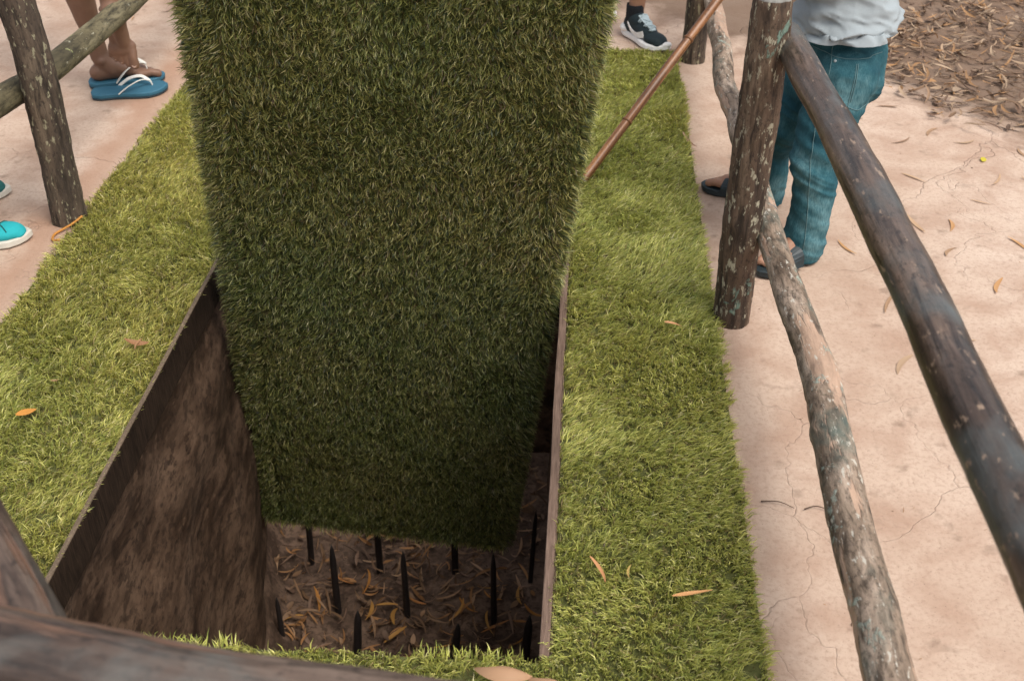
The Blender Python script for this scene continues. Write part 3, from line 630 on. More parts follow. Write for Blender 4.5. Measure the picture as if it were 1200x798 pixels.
def litter():
    rng = np.random.default_rng(71)
    n = 1150; p = np.stack([rng.uniform(-1.08, -0.09, n), rng.uniform(2.35, 3.7, n), -1.50 + rng.uniform(0, 0.045, n)], 1)
    o = leaf_litter('pit_leaf_litter', p, pick(BROWN, n, rng), 0.78, seed=1); tag(o, 'brown fallen leaves matted together over the pit floor', 'leaf litter')
    # woodland edge beyond the path, upper right
    n = 13000; q = rng.uniform((0.75, 3.3), (4.0, 7.0), (n, 2)); d = q @ np.array([0.677, 0.736]) + 0.16 * fbm(np.stack([q[:, 0] * 2.4, q[:, 1] * 2.4, q[:, 0] * 0], 1), 6, 3)
    patch = fbm(np.stack([q[:, 0] * 3, q[:, 1] * 3, q[:, 0] * 0], 1), 16, 2)
    keep = rng.uniform(size=n) < np.clip((d - 3.62) / 0.22, 0, 1) * np.clip(0.95 + 0.9 * patch, 0.25, 1); q = q[keep]; n = len(q)
    p = np.stack([q[:, 0], q[:, 1], 0.002 + rng.uniform(0, 0.022, n)], 1)
    o = leaf_litter('leaf_litter', p, pick(TAN, n, rng) * 0.85, 0.85, seed=2, tilt=0.22); tag(o, 'thick mass of tan dry leaves beyond the path, upper right', 'leaf litter')
    # crumbs of bark and leaf on the path
    n = 800; q = rng.uniform((-2.6, 1.0), (2.4, 5.2), (n, 2)); ok = (q[:, 0] < TX0 - 0.02) | (q[:, 0] > TX1 + 0.03); q = q[ok]; n = len(q)
    o = leaf_litter('path_crumbs', np.stack([q[:, 0], q[:, 1], np.full(n, 0.001)], 1), pick(BROWN, n, rng) * 0.9, 0.12, seed=3, tilt=0.3); tag(o, 'tiny dark crumbs of leaf and bark scattered on the tan path', 'debris')
litter()

leaf_me = {}
def leaf_mesh_col(t, col):
    key = (t, col)
    if key not in leaf_me:
        V, F = LEAFT[t]; me = raw_mesh('leaf', V, np.array(F).ravel(), np.arange(len(F)) * 4, np.full(len(F), 4), M['leaf'])
        at = me.color_attributes.new('Col', 'FLOAT_COLOR', 'POINT'); at.data.foreach_set('color', np.tile(np.array([*col, 1], np.float32), len(V)))
        leaf_me[key] = me
    return leaf_me[key]
def leaf(x, y, z, rz, col, label, group=None, t=0, s=1.0, tilt=(0, 0), name='fallen_leaf', flat=1.0):
    o = bpy.data.objects.new(name, leaf_mesh_col(t, col)); o.location = (x, y, z); o.rotation_euler = (tilt[0], tilt[1], rz); o.scale = (s, s, s * flat)
    return tag(link(o), label, 'leaf', group)
ORG = [(0.46, 0.20, 0.045), (0.40, 0.17, 0.05), (0.50, 0.26, 0.07), (0.36, 0.19, 0.085)]
rg = random.Random(4)
pit_xy = [(-0.99, 3.02), (-0.86, 2.88), (-0.70, 2.98), (-0.67, 2.845), (-0.585, 2.83), (-0.615, 2.87), (-0.53, 2.905), (-0.57, 2.745), (-0.55, 3.03), (-0.365, 2.865), (-0.335, 2.88), (-0.27, 2.98), (-0.255, 2.93), (-0.235, 2.80), (-0.26, 2.82), (-0.40, 2.705), (-0.93, 2.80), (-0.155, 2.83), (-0.14, 2.755), (-0.16, 2.95), (-0.105, 2.87), (-0.80, 2.99)]
SHORT = ['leftmost stake under the trap door', 'second stake under the trap door', 'third stake under the trap door', 'thin stake by the right pit wall', 'leftmost long stake of the middle row', 'centre stake of the middle row',
         'rightmost stake of the middle row', 'thin short stake by the left pit wall', 'left thick stake of the front row', 'right thick stake of the front row', 'thick stake beside the right board']
def beside(x, y):
    k = min(range(len(SP)), key=lambda q: (SP[q][0] - x) ** 2 + (SP[q][1] - y) ** 2); dx, dy = x - SP[k][0], y - SP[k][1]
    side = ('right of' if dx > 0 else 'left of') if abs(dx) > abs(dy) else ('behind' if dy > 0 else 'in front of')
    return 'orange leaf in the pit ' + side + ' the ' + SHORT[k]
for i, (x, y) in enumerate(pit_xy):
    leaf(x, y, -1.462 + rg.uniform(0, 0.012), rg.uniform(0, 6.28), ORG[rg.randrange(4)], beside(x, y), 'orange leaves on the pit floor', rg.randrange(16), rg.uniform(0.8, 1.1), (rg.uniform(-.3, .3), rg.uniform(-.3, .3)))
# leaves on the turf
leaf(-1.19, 1.994, 0.036, 0.9, (0.55, 0.24, 0.05), 'small orange leaf on the left turf, nearest the viewer', None, 17, 0.95, (0.1, 0.2))
leaf(-1.171, 2.109, 0.036, 2.6, (0.33, 0.19, 0.09), 'tiny brown leaf on the left turf, between two larger ones', None, 18, 0.6, (0.2, 0.3))
leaf(-1.036, 2.271, 0.037, 0.2, (0.28, 0.14, 0.065), 'crumpled brown leaf on the left turf near the pit edge', None, 19, 0.9, (0.3, 0.2))
leaf(-1.03, 2.265, 0.040, 1.3, (0.30, 0.16, 0.075), 'curled brown leaf fragment touching a crumpled leaf on the left turf', None, 2, 0.40, (0.3, -0.2))
leaf(0.241, 2.432, 0.038, -0.35, (0.50, 0.25, 0.12), 'orange dry leaf on the right turf, level with the bark post', None, 1, 0.62, (0.1, 0.1))
leaf(0.064, 1.59, 0.038, -1.1, (0.56, 0.27, 0.12), 'orange sickle leaf standing on the right turf near the pit board', None, 4, 0.78, (0.5, 0.2))
leaf(0.116, 1.589, 0.038, 1.4, (0.44, 0.30, 0.10), 'short yellowish leaf bit on the right turf between two orange leaves', None, 7, 0.36, (0.4, 0.1))
leaf(0.228, 1.538, 0.039, 0.35, (0.56, 0.29, 0.12), 'bright orange leaf lying flat on the right turf, lower right', None, 6, 0.78, (0.1, 0.1))
leaf(0.362, 2.535, 0.02, 1.35, (0.52, 0.30, 0.20), 'pale orange leaf at the foot of the bark post', None, 9, 0.55, (0.6, 0.1))
leaf(0.352, 3.55, 0.012, -1.1, (0.46, 0.28, 0.20), 'tan leaf leaning on the far right rim of the turf', None, 10, 0.8, (0.6, 0.1))
leaf(1.265, 3.494, 0.003, 1.2, (0.50, 0.42, 0.03), 'yellow leaf on the tan path, upper right', None, 17, 0.85, (0.2, 0.1))
def broad(x, y, z, rz, s, label):
    V, F = leaf_geo(0.115, 0.018, 0.9, -1.6, -0.8, 0.9, 13, 2)
    me = raw_mesh('leaf', V, np.array(F).ravel(), np.arange(len(F)) * 4, np.full(len(F), 4), M['leaf'])
    at = me.color_attributes.new('Col', 'FLOAT_COLOR', 'POINT'); at.data.foreach_set('color', np.tile(np.array([0.40, 0.235, 0.135, 1], np.float32), len(V)))
    o = bpy.data.objects.new('broad_leaf', me); o.location = (x, y, z); o.rotation_euler = (0.1, 0, rz); o.scale = (s, s, s); tag(link(o), label, 'leaf')
broad(-0.100, 1.333, 0.034, -0.15, 1.0, 'broad tan dry leaf at the near right corner of the pit')
broad(-0.020, 1.315, 0.034, -0.30, 0.85, 'shorter broad tan leaf at the end of the right pit board')
# leaves strewn over the path
PL = [(0.74, 2.90), (0.80, 2.62), (0.93, 2.47), (0.78, 2.35), (1.02, 2.90), (1.10, 2.72), (1.18, 3.20), (1.31, 3.12), (1.22, 2.95), (1.02, 3.35), (0.86, 3.55), (0.92, 3.80), (1.04, 3.62), (1.15, 3.70), (1.24, 3.62), (1.36, 3.35), (1.40, 3.55), (0.80, 3.95), (1.30, 2.75), (1.06, 3.05), (0.70, 3.70), (0.96, 3.05), (1.27, 3.35), (1.20, 2.40), (0.9, 2.2), (1.05, 3.9), (1.2, 3.85)]
for i, (x, y) in enumerate(PL):
    leaf(x, y, 0.002, rg.uniform(0, 6.28), [(0.40, 0.27, 0.17), (0.46, 0.30, 0.18), (0.34, 0.21, 0.12), (0.48, 0.26, 0.11), (0.27, 0.165, 0.10)][rg.randrange(5)], 'narrow curled dry leaf lying on the tan path right of the railing', 'leaves on the right path', rg.randrange(16), rg.uniform(0.6, 0.95), flat=0.45)
for i, (x, y) in enumerate([(-1.83, 4.62), (-1.72, 4.72), (-1.95, 4.35), (-2.1, 3.9), (-1.62, 3.35), (-1.9, 3.4)]):
    leaf(x, y, 0.002, rg.uniform(0, 6.28), tuple(TAN[rg.randrange(6)]), 'narrow dry leaf on the path left of the mossy railing', 'leaves on the left path', rg.randrange(16), rg.uniform(0.4, 0.8))

def tube(name, pts, r, mat, parent=None, seg=8, step=0.006, taper=1.0, flat=1.0):
    P = catmull(pts, step); n = len(P); V = []; F = []; u = None
    for i in range(n):
        T = (P[min(i + 1, n - 1)] - P[max(i - 1, 0)]).normalized()
        if u is None: u = T.orthogonal().normalized() if abs(T.z) > 0.9 else Vector((0, 0, 1)).cross(T).normalized()
        u = (u - T * u.dot(T)).normalized(); w = T.cross(u); k = r * (1 + (taper - 1) * i / (n - 1))
        for j in range(seg): a = 2 * math.pi * j / seg; V.append(P[i] + u * math.cos(a) * k + w * math.sin(a) * k * flat)
    for i in range(n - 1):
        for j in range(seg): F.append((i * seg + j, i * seg + (j + 1) % seg, (i + 1) * seg + (j + 1) % seg, (i + 1) * seg + j))
    F += [tuple(range(seg))[::-1], tuple(range((n - 1) * seg, n * seg))]
    return mesh_obj(name, V, F, mat, parent)
tag(tube('cord_loop', [(-1.400, 2.90, 0.030), (-1.425, 2.875, 0.016), (-1.448, 2.855, 0.008), (-1.460, 2.83, 0.006), (-1.452, 2.80, 0.006), (-1.425, 2.785, 0.016)], 0.0034, M['cord']), 'orange cord looped at the foot of the left bark post', 'cord')
for pts, lab in (([(0.39, 1.838, .004), (0.425, 1.835, .008), (0.455, 1.822, .004)], 'thin dark twig on the path beside the right turf edge'), ([(0.475, 1.82, .004), (0.50, 1.826, .008), (0.535, 1.815, .003)], 'thin dark twig on the path under the pale lower rail'),
                 ([(0.53, 1.33, .004), (0.56, 1.31, .006), (0.60, 1.30, .003)], 'thin dark twig on the path at the bottom edge, by the pale rail')):
    tag(tube('twig', pts, 0.0016, M['twig'], taper=0.4), lab, 'twig')

# ================================================================== people
from mathutils.bvhtree import BVHTree
class Clay:
    """collects capsules and ellipsoids that a voxel remesh then fuses into one continuous surface"""
    def __init__(s): s.V = []; s.F = []
    def cap(s, p0, r0, p1, r1, n=16, sq=1.0):
        p0, p1 = Vector(p0), Vector(p1); d = (p1 - p0); L = d.length; d = d.normalized() if L > 1e-6 else Vector((0, 0, 1))
        u = d.orthogonal().normalized(); w = d.cross(u); rings = []
        for k in range(5): a = math.pi / 2 * k / 4; rings.append((p0 - d * r0 * math.cos(a), max(1e-4, r0 * math.sin(a))))
        for k in range(1, 5): a = math.pi / 2 * (1 - k / 4); rings.append((p1 + d * r1 * math.cos(a), max(1e-4, r1 * math.sin(a)))) if k else None
        rings.insert(5, (p1, r1)); o = len(s.V)
        for c, r in rings:
            for j in range(n): a = 2 * math.pi * j / n; s.V.append(c + u * math.cos(a) * r + w * math.sin(a) * r * sq)
        for i in range(len(rings) - 1):
            for j in range(n): s.F.append((o + i * n + j, o + i * n + (j + 1) % n, o + (i + 1) * n + (j + 1) % n, o + (i + 1) * n + j))
    def chain(s, pts, rad):
        for i in range(len(pts) - 1): s.cap(pts[i], rad[i], pts[i + 1], rad[i + 1])
    def ell(s, c, r, R=None, n=18):
        c = Vector(c); R = R or Matrix.Identity(3); o = len(s.V); m = 10
        for i in range(m + 1):
            a = math.pi * i / m
            for j in range(n):
                b = 2 * math.pi * j / n; k = max(1e-3, math.sin(a)); s.V.append(c + R @ Vector((k * math.cos(b) * r[0], k * math.sin(b) * r[1], math.cos(a) * r[2])))
        for i in range(m):
            for j in range(n): s.F.append((o + i * n + j, o + i * n + (j + 1) % n, o + (i + 1) * n + (j + 1) % n, o + (i + 1) * n + j))
    def foot(s, Mx, L, side, z_leg=0.085):
        """bare foot: heel at the origin of Mx, toes along +x, sole on z=0; side=+1 puts the big toe on +y"""
        k = L / 0.24; T = lambda x, y, z: Mx @ Vector((x * k, y * k * side, z * k)); R3 = Mx.to_3x3().normalized()
        s.ell(T(0.032, 0, 0.030), (0.034 * k, 0.029 * k, 0.031 * k), R3)
        s.cap(T(0.045, 0, 0.085), 0.032 * k, T(0.075, 0.002, 0.045), 0.034 * k); s.cap(T(0.035, 0, 0.03), 0.028 * k, T(0.10, 0.0, 0.028), 0.026 * k)
        s.cap(T(0.07, 0.004, 0.058), 0.030 * k, T(0.150, 0.010, 0.026), 0.023 * k); s.cap(T(0.09, -0.014, 0.030), 0.024 * k, T(0.150, -0.020, 0.019), 0.018 * k)
        s.ell(T(0.165, 0.001, 0.020), (0.030 * k, 0.047 * k, 0.019 * k), R3)
        s.ell(T(0.048, 0.030, 0.078), (0.012 * k,) * 3); s.ell(T(0.044, -0.030, 0.070), (0.012 * k,) * 3)
        toes = [((0.180, 0.031), (0.225, 0.033), 0.0150), ((0.184, 0.010), (0.222, 0.012), 0.0100), ((0.180, -0.007), (0.214, -0.008), 0.0095), ((0.174, -0.023), (0.204, -0.026), 0.0090), ((0.164, -0.037), (0.190, -0.042), 0.0088)]
        ends = []
        for (a, b, r) in toes:
            mx, my = (a[0] + b[0]) / 2, (a[1] + b[1]) / 2
            s.chain([T(a[0], a[1], 0.018), T(mx, my, r + 0.006), T(b[0], b[1], r)], [r * k * 1.05, r * k * 0.92, r * k]); ends.append((T(b[0] + 0.001, b[1], r * 1.75), r * k))
        return ends
    def hand(s, wrist, d, nrm, L=0.17, curl=0.5, side=1):
        d = Vector(d).normalized(); nrm = Vector(nrm); nrm = (nrm - d * nrm.dot(d)).normalized(); w = d.cross(nrm) * side; k = L / 0.18; W = Vector(wrist)
        s.ell(W + d * 0.05 * k, (0.05 * k, 0.04 * k, 0.017 * k), Matrix((d, w, nrm)).transposed())
        for i, (o, l) in enumerate(((0.030, 0.072), (0.010, 0.080), (-0.010, 0.075), (-0.029, 0.060))):
            a = W + d * 0.085 * k + w * o * k; d1 = (d - nrm * curl * 0.5).normalized(); d2 = (d - nrm * curl * 1.4).normalized(); b = a + d1 * l * 0.5 * k; c = b + d2 * l * 0.5 * k
            s.chain([a, b, c], [0.0095 * k, 0.0085 * k, 0.0075 * k])
        a = W + d * 0.025 * k + w * 0.03 * k; b = a + (d * 0.5 + w * 0.8 - nrm * 0.3).normalized() * 0.04 * k; c = b + (d * 0.9 + w * 0.2 - nrm * 0.3).normalized() * 0.03 * k
        s.chain([a, b, c], [0.013 * k, 0.011 * k, 0.009 * k])
    def build(s, name, mat, parent, org, voxel=0.005, smooth=6, disp=None, cuts=(), solid=0.0):
        me = bpy.data.meshes.new(name); me.from_pydata([tuple(v) for v in s.V], [], s.F); me.update()
        o = bpy.data.objects.new(name, me); C.objects.link(o)
        rm = o.modifiers.new('r', 'REMESH'); rm.mode = 'VOXEL'; rm.voxel_size = voxel; rm.use_smooth_shade = True
        sm = o.modifiers.new('s', 'SMOOTH'); sm.iterations = smooth; sm.factor = 0.5
        dg = bpy.context.evaluated_depsgraph_get(); ev = o.evaluated_get(dg); out = bpy.data.meshes.new_from_object(ev)
        C.objects.unlink(o); bpy.data.objects.remove(o); bpy.data.meshes.remove(me); out.name = name
        n = len(out.vertices); co = np.zeros(n * 3, np.float32); out.vertices.foreach_get('co', co); co = co.reshape(-1, 3)
        if disp is not None:
            nr = np.zeros(n * 3, np.float32); out.vertices.foreach_get('normal', nr); nr = nr.reshape(-1, 3); co = co + nr * disp(co.astype(float))[:, None].astype(np.float32)
        co = co - np.array(org, np.float32); out.vertices.foreach_set('co', co.astype(np.float32).ravel()); out.update()
        if cuts or solid:
            bm = bmesh.new(); bm.from_mesh(out)
            for (p, nn) in cuts: bmesh.ops.bisect_plane(bm, geom=bm.verts[:] + bm.edges[:] + bm.faces[:], plane_co=Vector(p) - Vector(org), plane_no=Vector(nn), clear_outer=True)
            bmesh.ops.remove_doubles(bm, verts=bm.verts[:], dist=voxel * 0.3)
            if solid: bmesh.ops.solidify(bm, geom=bm.faces[:], thickness=solid)
            bm.to_mesh(out); bm.free(); out.update()
        out.materials.clear(); out.materials.append(mat); out.polygons.foreach_set('use_smooth', np.ones(len(out.polygons), bool))
        return link(bpy.data.objects.new(name, out), parent)

def sole_outline(L, W, n=40):
    """foot-bed outline, heel at x=0, big-toe side +y"""
    key = [(0, 0, 0), (0.02, .27, -.27), (0.12, .38, -.37), (0.30, .35, -.36), (0.45, .34, -.40), (0.62, .43, -.49), (0.75, .50, -.50), (0.87, .46, -.38), (0.95, .34, -.20), (1.0, .10, 0.02)]
    xs = [k[0] for k in key]; out = []
    t = 0.5 - 0.5 * np.cos(np.linspace(0, math.pi, n)); up = np.interp(t, xs, [k[1] for k in key]); lo = np.interp(t, xs, [k[2] for k in key])
    return [(L * a, W * b) for a, b in zip(t, up)] + [(L * a, W * b) for a, b in zip(t[::-1][1:-1], lo[::-1][1:-1])]
def slab(name, L, W, z0, z1, mat, parent, Mx, side=1, flare=0.0, rise=0.0, bev=0.003):
    o = sole_outline(L, W); n = len(o); V = []; F = []
    zs = [(z0, -bev), (z0 + bev, 0), (z1 - bev, 0), (z1, -bev)]
    for z, ins in zs:
        for x, y in o:
            cx = L * 0.5; f = 1 + (flare if z < (z0 + z1) / 2 else 0) + ins / (W * 0.5); up = rise * max(0, (x / L - 0.75) / 0.25) ** 2 + rise * 0.4 * max(0, (0.12 - x / L) / 0.12)
            V.append(Mx @ Vector((cx + (x - cx) * (1 + (f - 1) * W / L), y * f * side, z + up)))
    for i in range(3):
        for j in range(n): F.append((i * n + j, i * n + (j + 1) % n, (i + 1) * n + (j + 1) % n, (i + 1) * n + j))
    F += [tuple(range(n))[::-1], tuple(range(3 * n, 4 * n))]
    bm = bmesh.new(); vs = [bm.verts.new(v) for v in V]
    for f in F: bm.faces.new([vs[i] for i in f])
    return bm_obj(name, bm, mat, parent, False)
def place(heel, dirxy, z=0.0):
    d = Vector((dirxy[0], dirxy[1], 0)).normalized(); u = Vector((0, 0, 1)); s = u.cross(d)
    m = Matrix.Identity(4); m.col[0][:3] = d; m.col[1][:3] = s; m.col[2][:3] = u; m.col[3][:3] = (heel[0], heel[1], z); return m
def band(name, pts, width_dir, w, th, mat, parent):
    """flat strap along pts, width along width_dir (vector or per-point list)"""
    P = catmull(pts, 0.006); n = len(P); V = []; F = []
    for i in range(n):
        T = (P[min(i + 1, n - 1)] - P[max(i - 1, 0)]).normalized(); wd = Vector(width_dir); wd = (wd - T * wd.dot(T)).normalized(); nn = T.cross(wd)
        ww = w[0] + (w[1] - w[0]) * i / (n - 1) if hasattr(w, '__len__') else w
        V += [P[i] - wd * ww / 2 - nn * th / 2, P[i] + wd * ww / 2 - nn * th / 2, P[i] + wd * ww / 2 + nn * th / 2, P[i] - wd * ww / 2 + nn * th / 2]
    for i in range(n - 1):
        for j in range(4): F.append((i * 4 + j, i * 4 + (j + 1) % 4, (i + 1) * 4 + (j + 1) % 4, (i + 1) * 4 + j))
    F += [(3, 2, 1, 0), tuple(range((n - 1) * 4, n * 4))]
    bm = bmesh.new(); vs = [bm.verts.new(v) for v in V]
    for f in F: bm.faces.new([vs[i] for i in f])
    return bm_obj(name, bm, mat, parent, False)

def flip_flop(name, Mx, L, side, parent=None, label=None, lift=0.0):
    """thong sandal; with no parent it is a thing of its own"""
    if parent is None:
        root = empty(name, Mx.translation, label, 'flip-flop'); Mx = Matrix.Translation(-Mx.translation) @ Mx
        top = slab('footbed', L, L * 0.43, 0.008, 0.023, M['flip_blue'], root, Mx, side, rise=0.004); par = root
    else:
        par = slab(name, L, L * 0.43, 0.008, 0.023, M['flip_blue'], parent, Mx, side, rise=0.004); top = par
    slab('outsole', L * 0.995, L * 0.425, 0.001, 0.0085, M['flip_dark'], par, Mx, side, rise=0.004)
    T = lambda x, y, z: Mx @ Vector((x * L, y * L * side, z))
    post = T(0.80, 0.045, 0.020); ap = T(0.77, 0.045, 0.040 + lift)
    up = Mx.to_3x3() @ Vector((1, 0.1, 0.2))
    for sy in (1, -1):
        band('strap', [ap, T(0.66, 0.045 + sy * 0.075, 0.052 + lift), T(0.50, sy * 0.14 + 0.02, 0.042 + lift * 0.6), T(0.36, sy * 0.150, 0.020)], Mx.to_3x3() @ Vector((0.45, 0.9 * sy * side * -1 * -1, 0.5)), (0.010, 0.017), 0.003, M['strap_white'], par)
    band('toe_post', [ap, T(0.79, 0.045, 0.033), post], Mx.to_3x3() @ Vector((0, 1, 0)), 0.009, 0.004, M['strap_white'], par)
    return par

def upper_body(cl, J, k=1.0):
    cl.ell(J['pelvis'], (0.115 * k, 0.145 * k, 0.11 * k), J.get('R')); cl.cap(J['pelvis'], 0.115 * k, J['waist'], 0.10 * k)
    cl.cap(J['waist'], 0.10 * k, J['chest'], 0.115 * k); cl.ell(J['chest'], (0.105 * k, 0.15 * k, 0.13 * k), J.get('R'))
    cl.cap(J['chest'], 0.08 * k, J['neck'], 0.05 * k); cl.cap(J['neck'], 0.05 * k, J['head'], 0.055 * k)
    H = Vector(J['head']); R = J.get('R') or Matrix.Identity(3); fw = R @ Vector((1, 0, 0)); lt = R @ Vector((0, 1, 0))
    cl.ell(H + Vector((0, 0, 0.02 * k)), (0.092 * k, 0.074 * k, 0.108 * k), R); cl.ell(H + fw * 0.035 * k - Vector((0, 0, 0.055 * k)), (0.050 * k, 0.048 * k, 0.048 * k), R)
    cl.cap(H + fw * 0.088 * k + Vector((0, 0, 0.012 * k)), 0.009 * k, H + fw * 0.108 * k - Vector((0, 0, 0.022 * k)), 0.013 * k)
    for s in (1, -1): cl.ell(H + lt * s * 0.074 * k, (0.018 * k, 0.010 * k, 0.030 * k), R); cl.ell(H + fw * 0.075 * k + lt * s * 0.03 * k + Vector((0, 0, 0.03 * k)), (0.02 * k, 0.022 * k, 0.008 * k), R)
    for s in 'LR':
        a, b, c = Vector(J['sho' + s]), Vector(J['elb' + s]), Vector(J['wri' + s])
        cl.cap(J['chest'], 0.09 * k, a, 0.052 * k); cl.cap(a, 0.05 * k, b, 0.036 * k); cl.cap(b, 0.036 * k, b + (c - b) * 0.35, 0.038 * k); cl.cap(b + (c - b) * 0.35, 0.038 * k, c, 0.025 * k)
def leg(cl, hip, knee, ank, k=1.0):
    hip, knee, ank = Vector(hip), Vector(knee), Vector(ank)
    cl.cap(hip, 0.082 * k, knee, 0.053 * k); m = knee + (ank - knee) * 0.32
    cl.cap(knee, 0.051 * k, m, 0.053 * k); m2 = knee + (ank - knee) * 0.78; cl.cap(m, 0.053 * k, m2, 0.034 * k); cl.cap(m2, 0.034 * k, ank, 0.032 * k)
def hair_face(J, root, org, k=1.0, mat=None):
    R = J.get('R') or Matrix.Identity(3); h = Clay(); H = Vector(J['head']); fw = R @ Vector((1, 0, 0))
    h.ell(H - fw * 0.014 * k + Vector((0, 0, 0.042 * k)), (0.094 * k, 0.082 * k, 0.100 * k), R); h.ell(H - fw * 0.045 * k - Vector((0, 0, 0.02 * k)), (0.06 * k, 0.075 * k, 0.07 * k), R)
    h.build('hair', M['hair'], root, org, 0.008, 4, lambda c: 0.003 * fbm(c * 90, 5, 2))
    lt = R @ Vector((0, 1, 0))
    for s in (1, -1):
        e = Clay(); e.ell(H + fw * 0.082 * k + lt * s * 0.03 * k + Vector((0, 0, 0.012 * k)), (0.011 * k, 0.014 * k, 0.007 * k), R, 10)
        e.build('eye', M['hair'], root, org, 0.003, 1)
def folds(amp, sc, seed):
    return lambda c: amp * fbm(c * np.array(sc), seed, 3)
def rotz(a): return Matrix.Rotation(a, 3, 'Z')

# ---- person standing with crossed bare feet by the left railing
def person_crossed():
    org = Vector((-1.70, 3.90, 0)); root = empty('person', org, 'person with bare legs standing cross-footed in blue flip-flops by the left railing', 'person')
    cl = Clay(); ML = place((-1.742, 3.908), (0.24, 0.095), 0.020); cl.foot(ML, 0.245, -1)
    x = Vector((0.06, -0.26, -0.96)).normalized(); z = Vector((0.10, -0.96, 0.26)); z = (z - x * z.dot(x)).normalized(); y = z.cross(x)
    tip = Vector((-1.550, 3.775, 0.128)); MR = Matrix.Identity(4); MR.col[0][:3] = x; MR.col[1][:3] = y; MR.col[2][:3] = z; MR.col[3][:3] = tip - x * 0.242
    ends = cl.foot(MR, 0.250, 1)
    aL = ML @ Vector((0.046, 0, 0.085)); aR = MR @ Vector((0.045, 0, 0.085))
    aR2 = aR + Vector((-0.010, 0.02, 0.075))
    J = dict(R=rotz(-0.25), pelvis=(-1.80, 3.92, 0.86), waist=(-1.80, 3.92, 1.0), chest=(-1.79, 3.92, 1.20), neck=(-1.78, 3.92, 1.36), head=(-1.76, 3.91, 1.50),
             shoL=(-1.74, 4.08, 1.29), shoR=(-1.80, 3.76, 1.29), elbL=(-1.72, 4.14, 1.04), elbR=(-1.80, 3.70, 1.04), wriL=(-1.56, 4.06, 0.96), wriR=(-1.60, 3.72, 0.96))
    kL, kR = Vector((-1.755, 3.94, 0.46)), Vector((-1.600, 3.82, 0.54)); cl.cap(aR, 0.030, aR2, 0.031)
    leg(cl, (-1.80, 4.00, 0.84), kL, aL, 1.0); leg(cl, (-1.78, 3.84, 0.84), kR, aR2, 0.95)
    upper_body(cl, J, 0.95); cl.hand(J['wriL'], (0.9, -0.4, -0.1), (0, 0, 1)); cl.hand(J['wriR'], (0.9, 0.4, -0.1), (0, 0, 1), side=-1)
    cl.build('body', M['skin1'], root, org, 0.0042, 5, folds(0.0012, (30, 30, 30), 3))
    for i, (p, r) in enumerate(ends):
        nl = Clay(); nl.ell(p - x * 0.0035, (r * 0.75, r * 0.62, r * 0.18), MR.to_3x3(), 10); nl.build('toenail', M['nail'], root, org, 0.0012, 2)
    sh = Clay(); sh.ell(J['pelvis'], (0.128, 0.158, 0.12), J['R']); sh.cap((-1.80, 4.00, 0.84), 0.10, kL + Vector((-.02, .01, 0.08)), 0.082); sh.cap((-1.80, 3.84, 0.84), 0.10, kR + Vector((-.02, 0, 0.08)), 0.082); sh.cap(J['pelvis'], 0.125, J['waist'], 0.11)
    sh.build('shorts', M['cloth_a'], root, org, 0.009, 3, folds(0.008, (9, 9, 5), 8), cuts=(((0, 0, 0.585), (0, 0, -1)),), solid=0.003)
    te = Clay(); te.cap((-1.80, 3.92, 0.90), 0.125, J['chest'], 0.128); te.ell(J['chest'], (0.118, 0.162, 0.14), J['R'])
    for s in 'LR': te.cap(J['sho' + s], 0.068, Vector(J['sho' + s]).lerp(Vector(J['elb' + s]), 0.7), 0.062); te.cap(J['chest'], 0.1, J['sho' + s], 0.066)
    te.build('shirt', M['cloth_c'], root, org, 0.009, 3, folds(0.007, (8, 8, 6), 18)); hair_face(J, root, org, 0.95)
    flip_flop('flip_flop', Matrix.Translation(-org) @ place((-1.752, 3.905), (0.24, 0.095), 0.0), 0.265, -1, parent=root, lift=0.028)
    flip_flop('flip_flop', place((-1.708, 3.808), (0.240, 0.078), 0.0), 0.262, 1, None, 'empty blue flip-flop with white straps, nearest the mossy rail')
person_crossed()

# ---- shoes
def shoe_upper(cl, Mx, L, slim=1.0, ankle=True):
    k = L / 0.27; T = lambda x, y, z: Mx @ Vector((x * k, y * k, z * k)); R3 = Mx.to_3x3()
    cl.ell(T(0.040, 0, 0.050), (0.040 * k, 0.035 * k * slim, 0.042 * k), R3); cl.cap(T(0.05, 0, 0.05), 0.037 * k, T(0.13, 0, 0.052), 0.036 * k)
    cl.ell(T(0.20, 0, 0.036), (0.060 * k, 0.044 * k * slim, 0.026 * k), R3); cl.ell(T(0.14, 0, 0.045), (0.06 * k, 0.041 * k * slim, 0.034 * k), R3); cl.ell(T(0.233, 0, 0.030), (0.030 * k, 0.036 * k * slim, 0.018 * k), R3)
    if ankle: cl.cap(T(0.055, 0, 0.078), 0.036 * k, T(0.10, 0, 0.072), 0.033 * k)

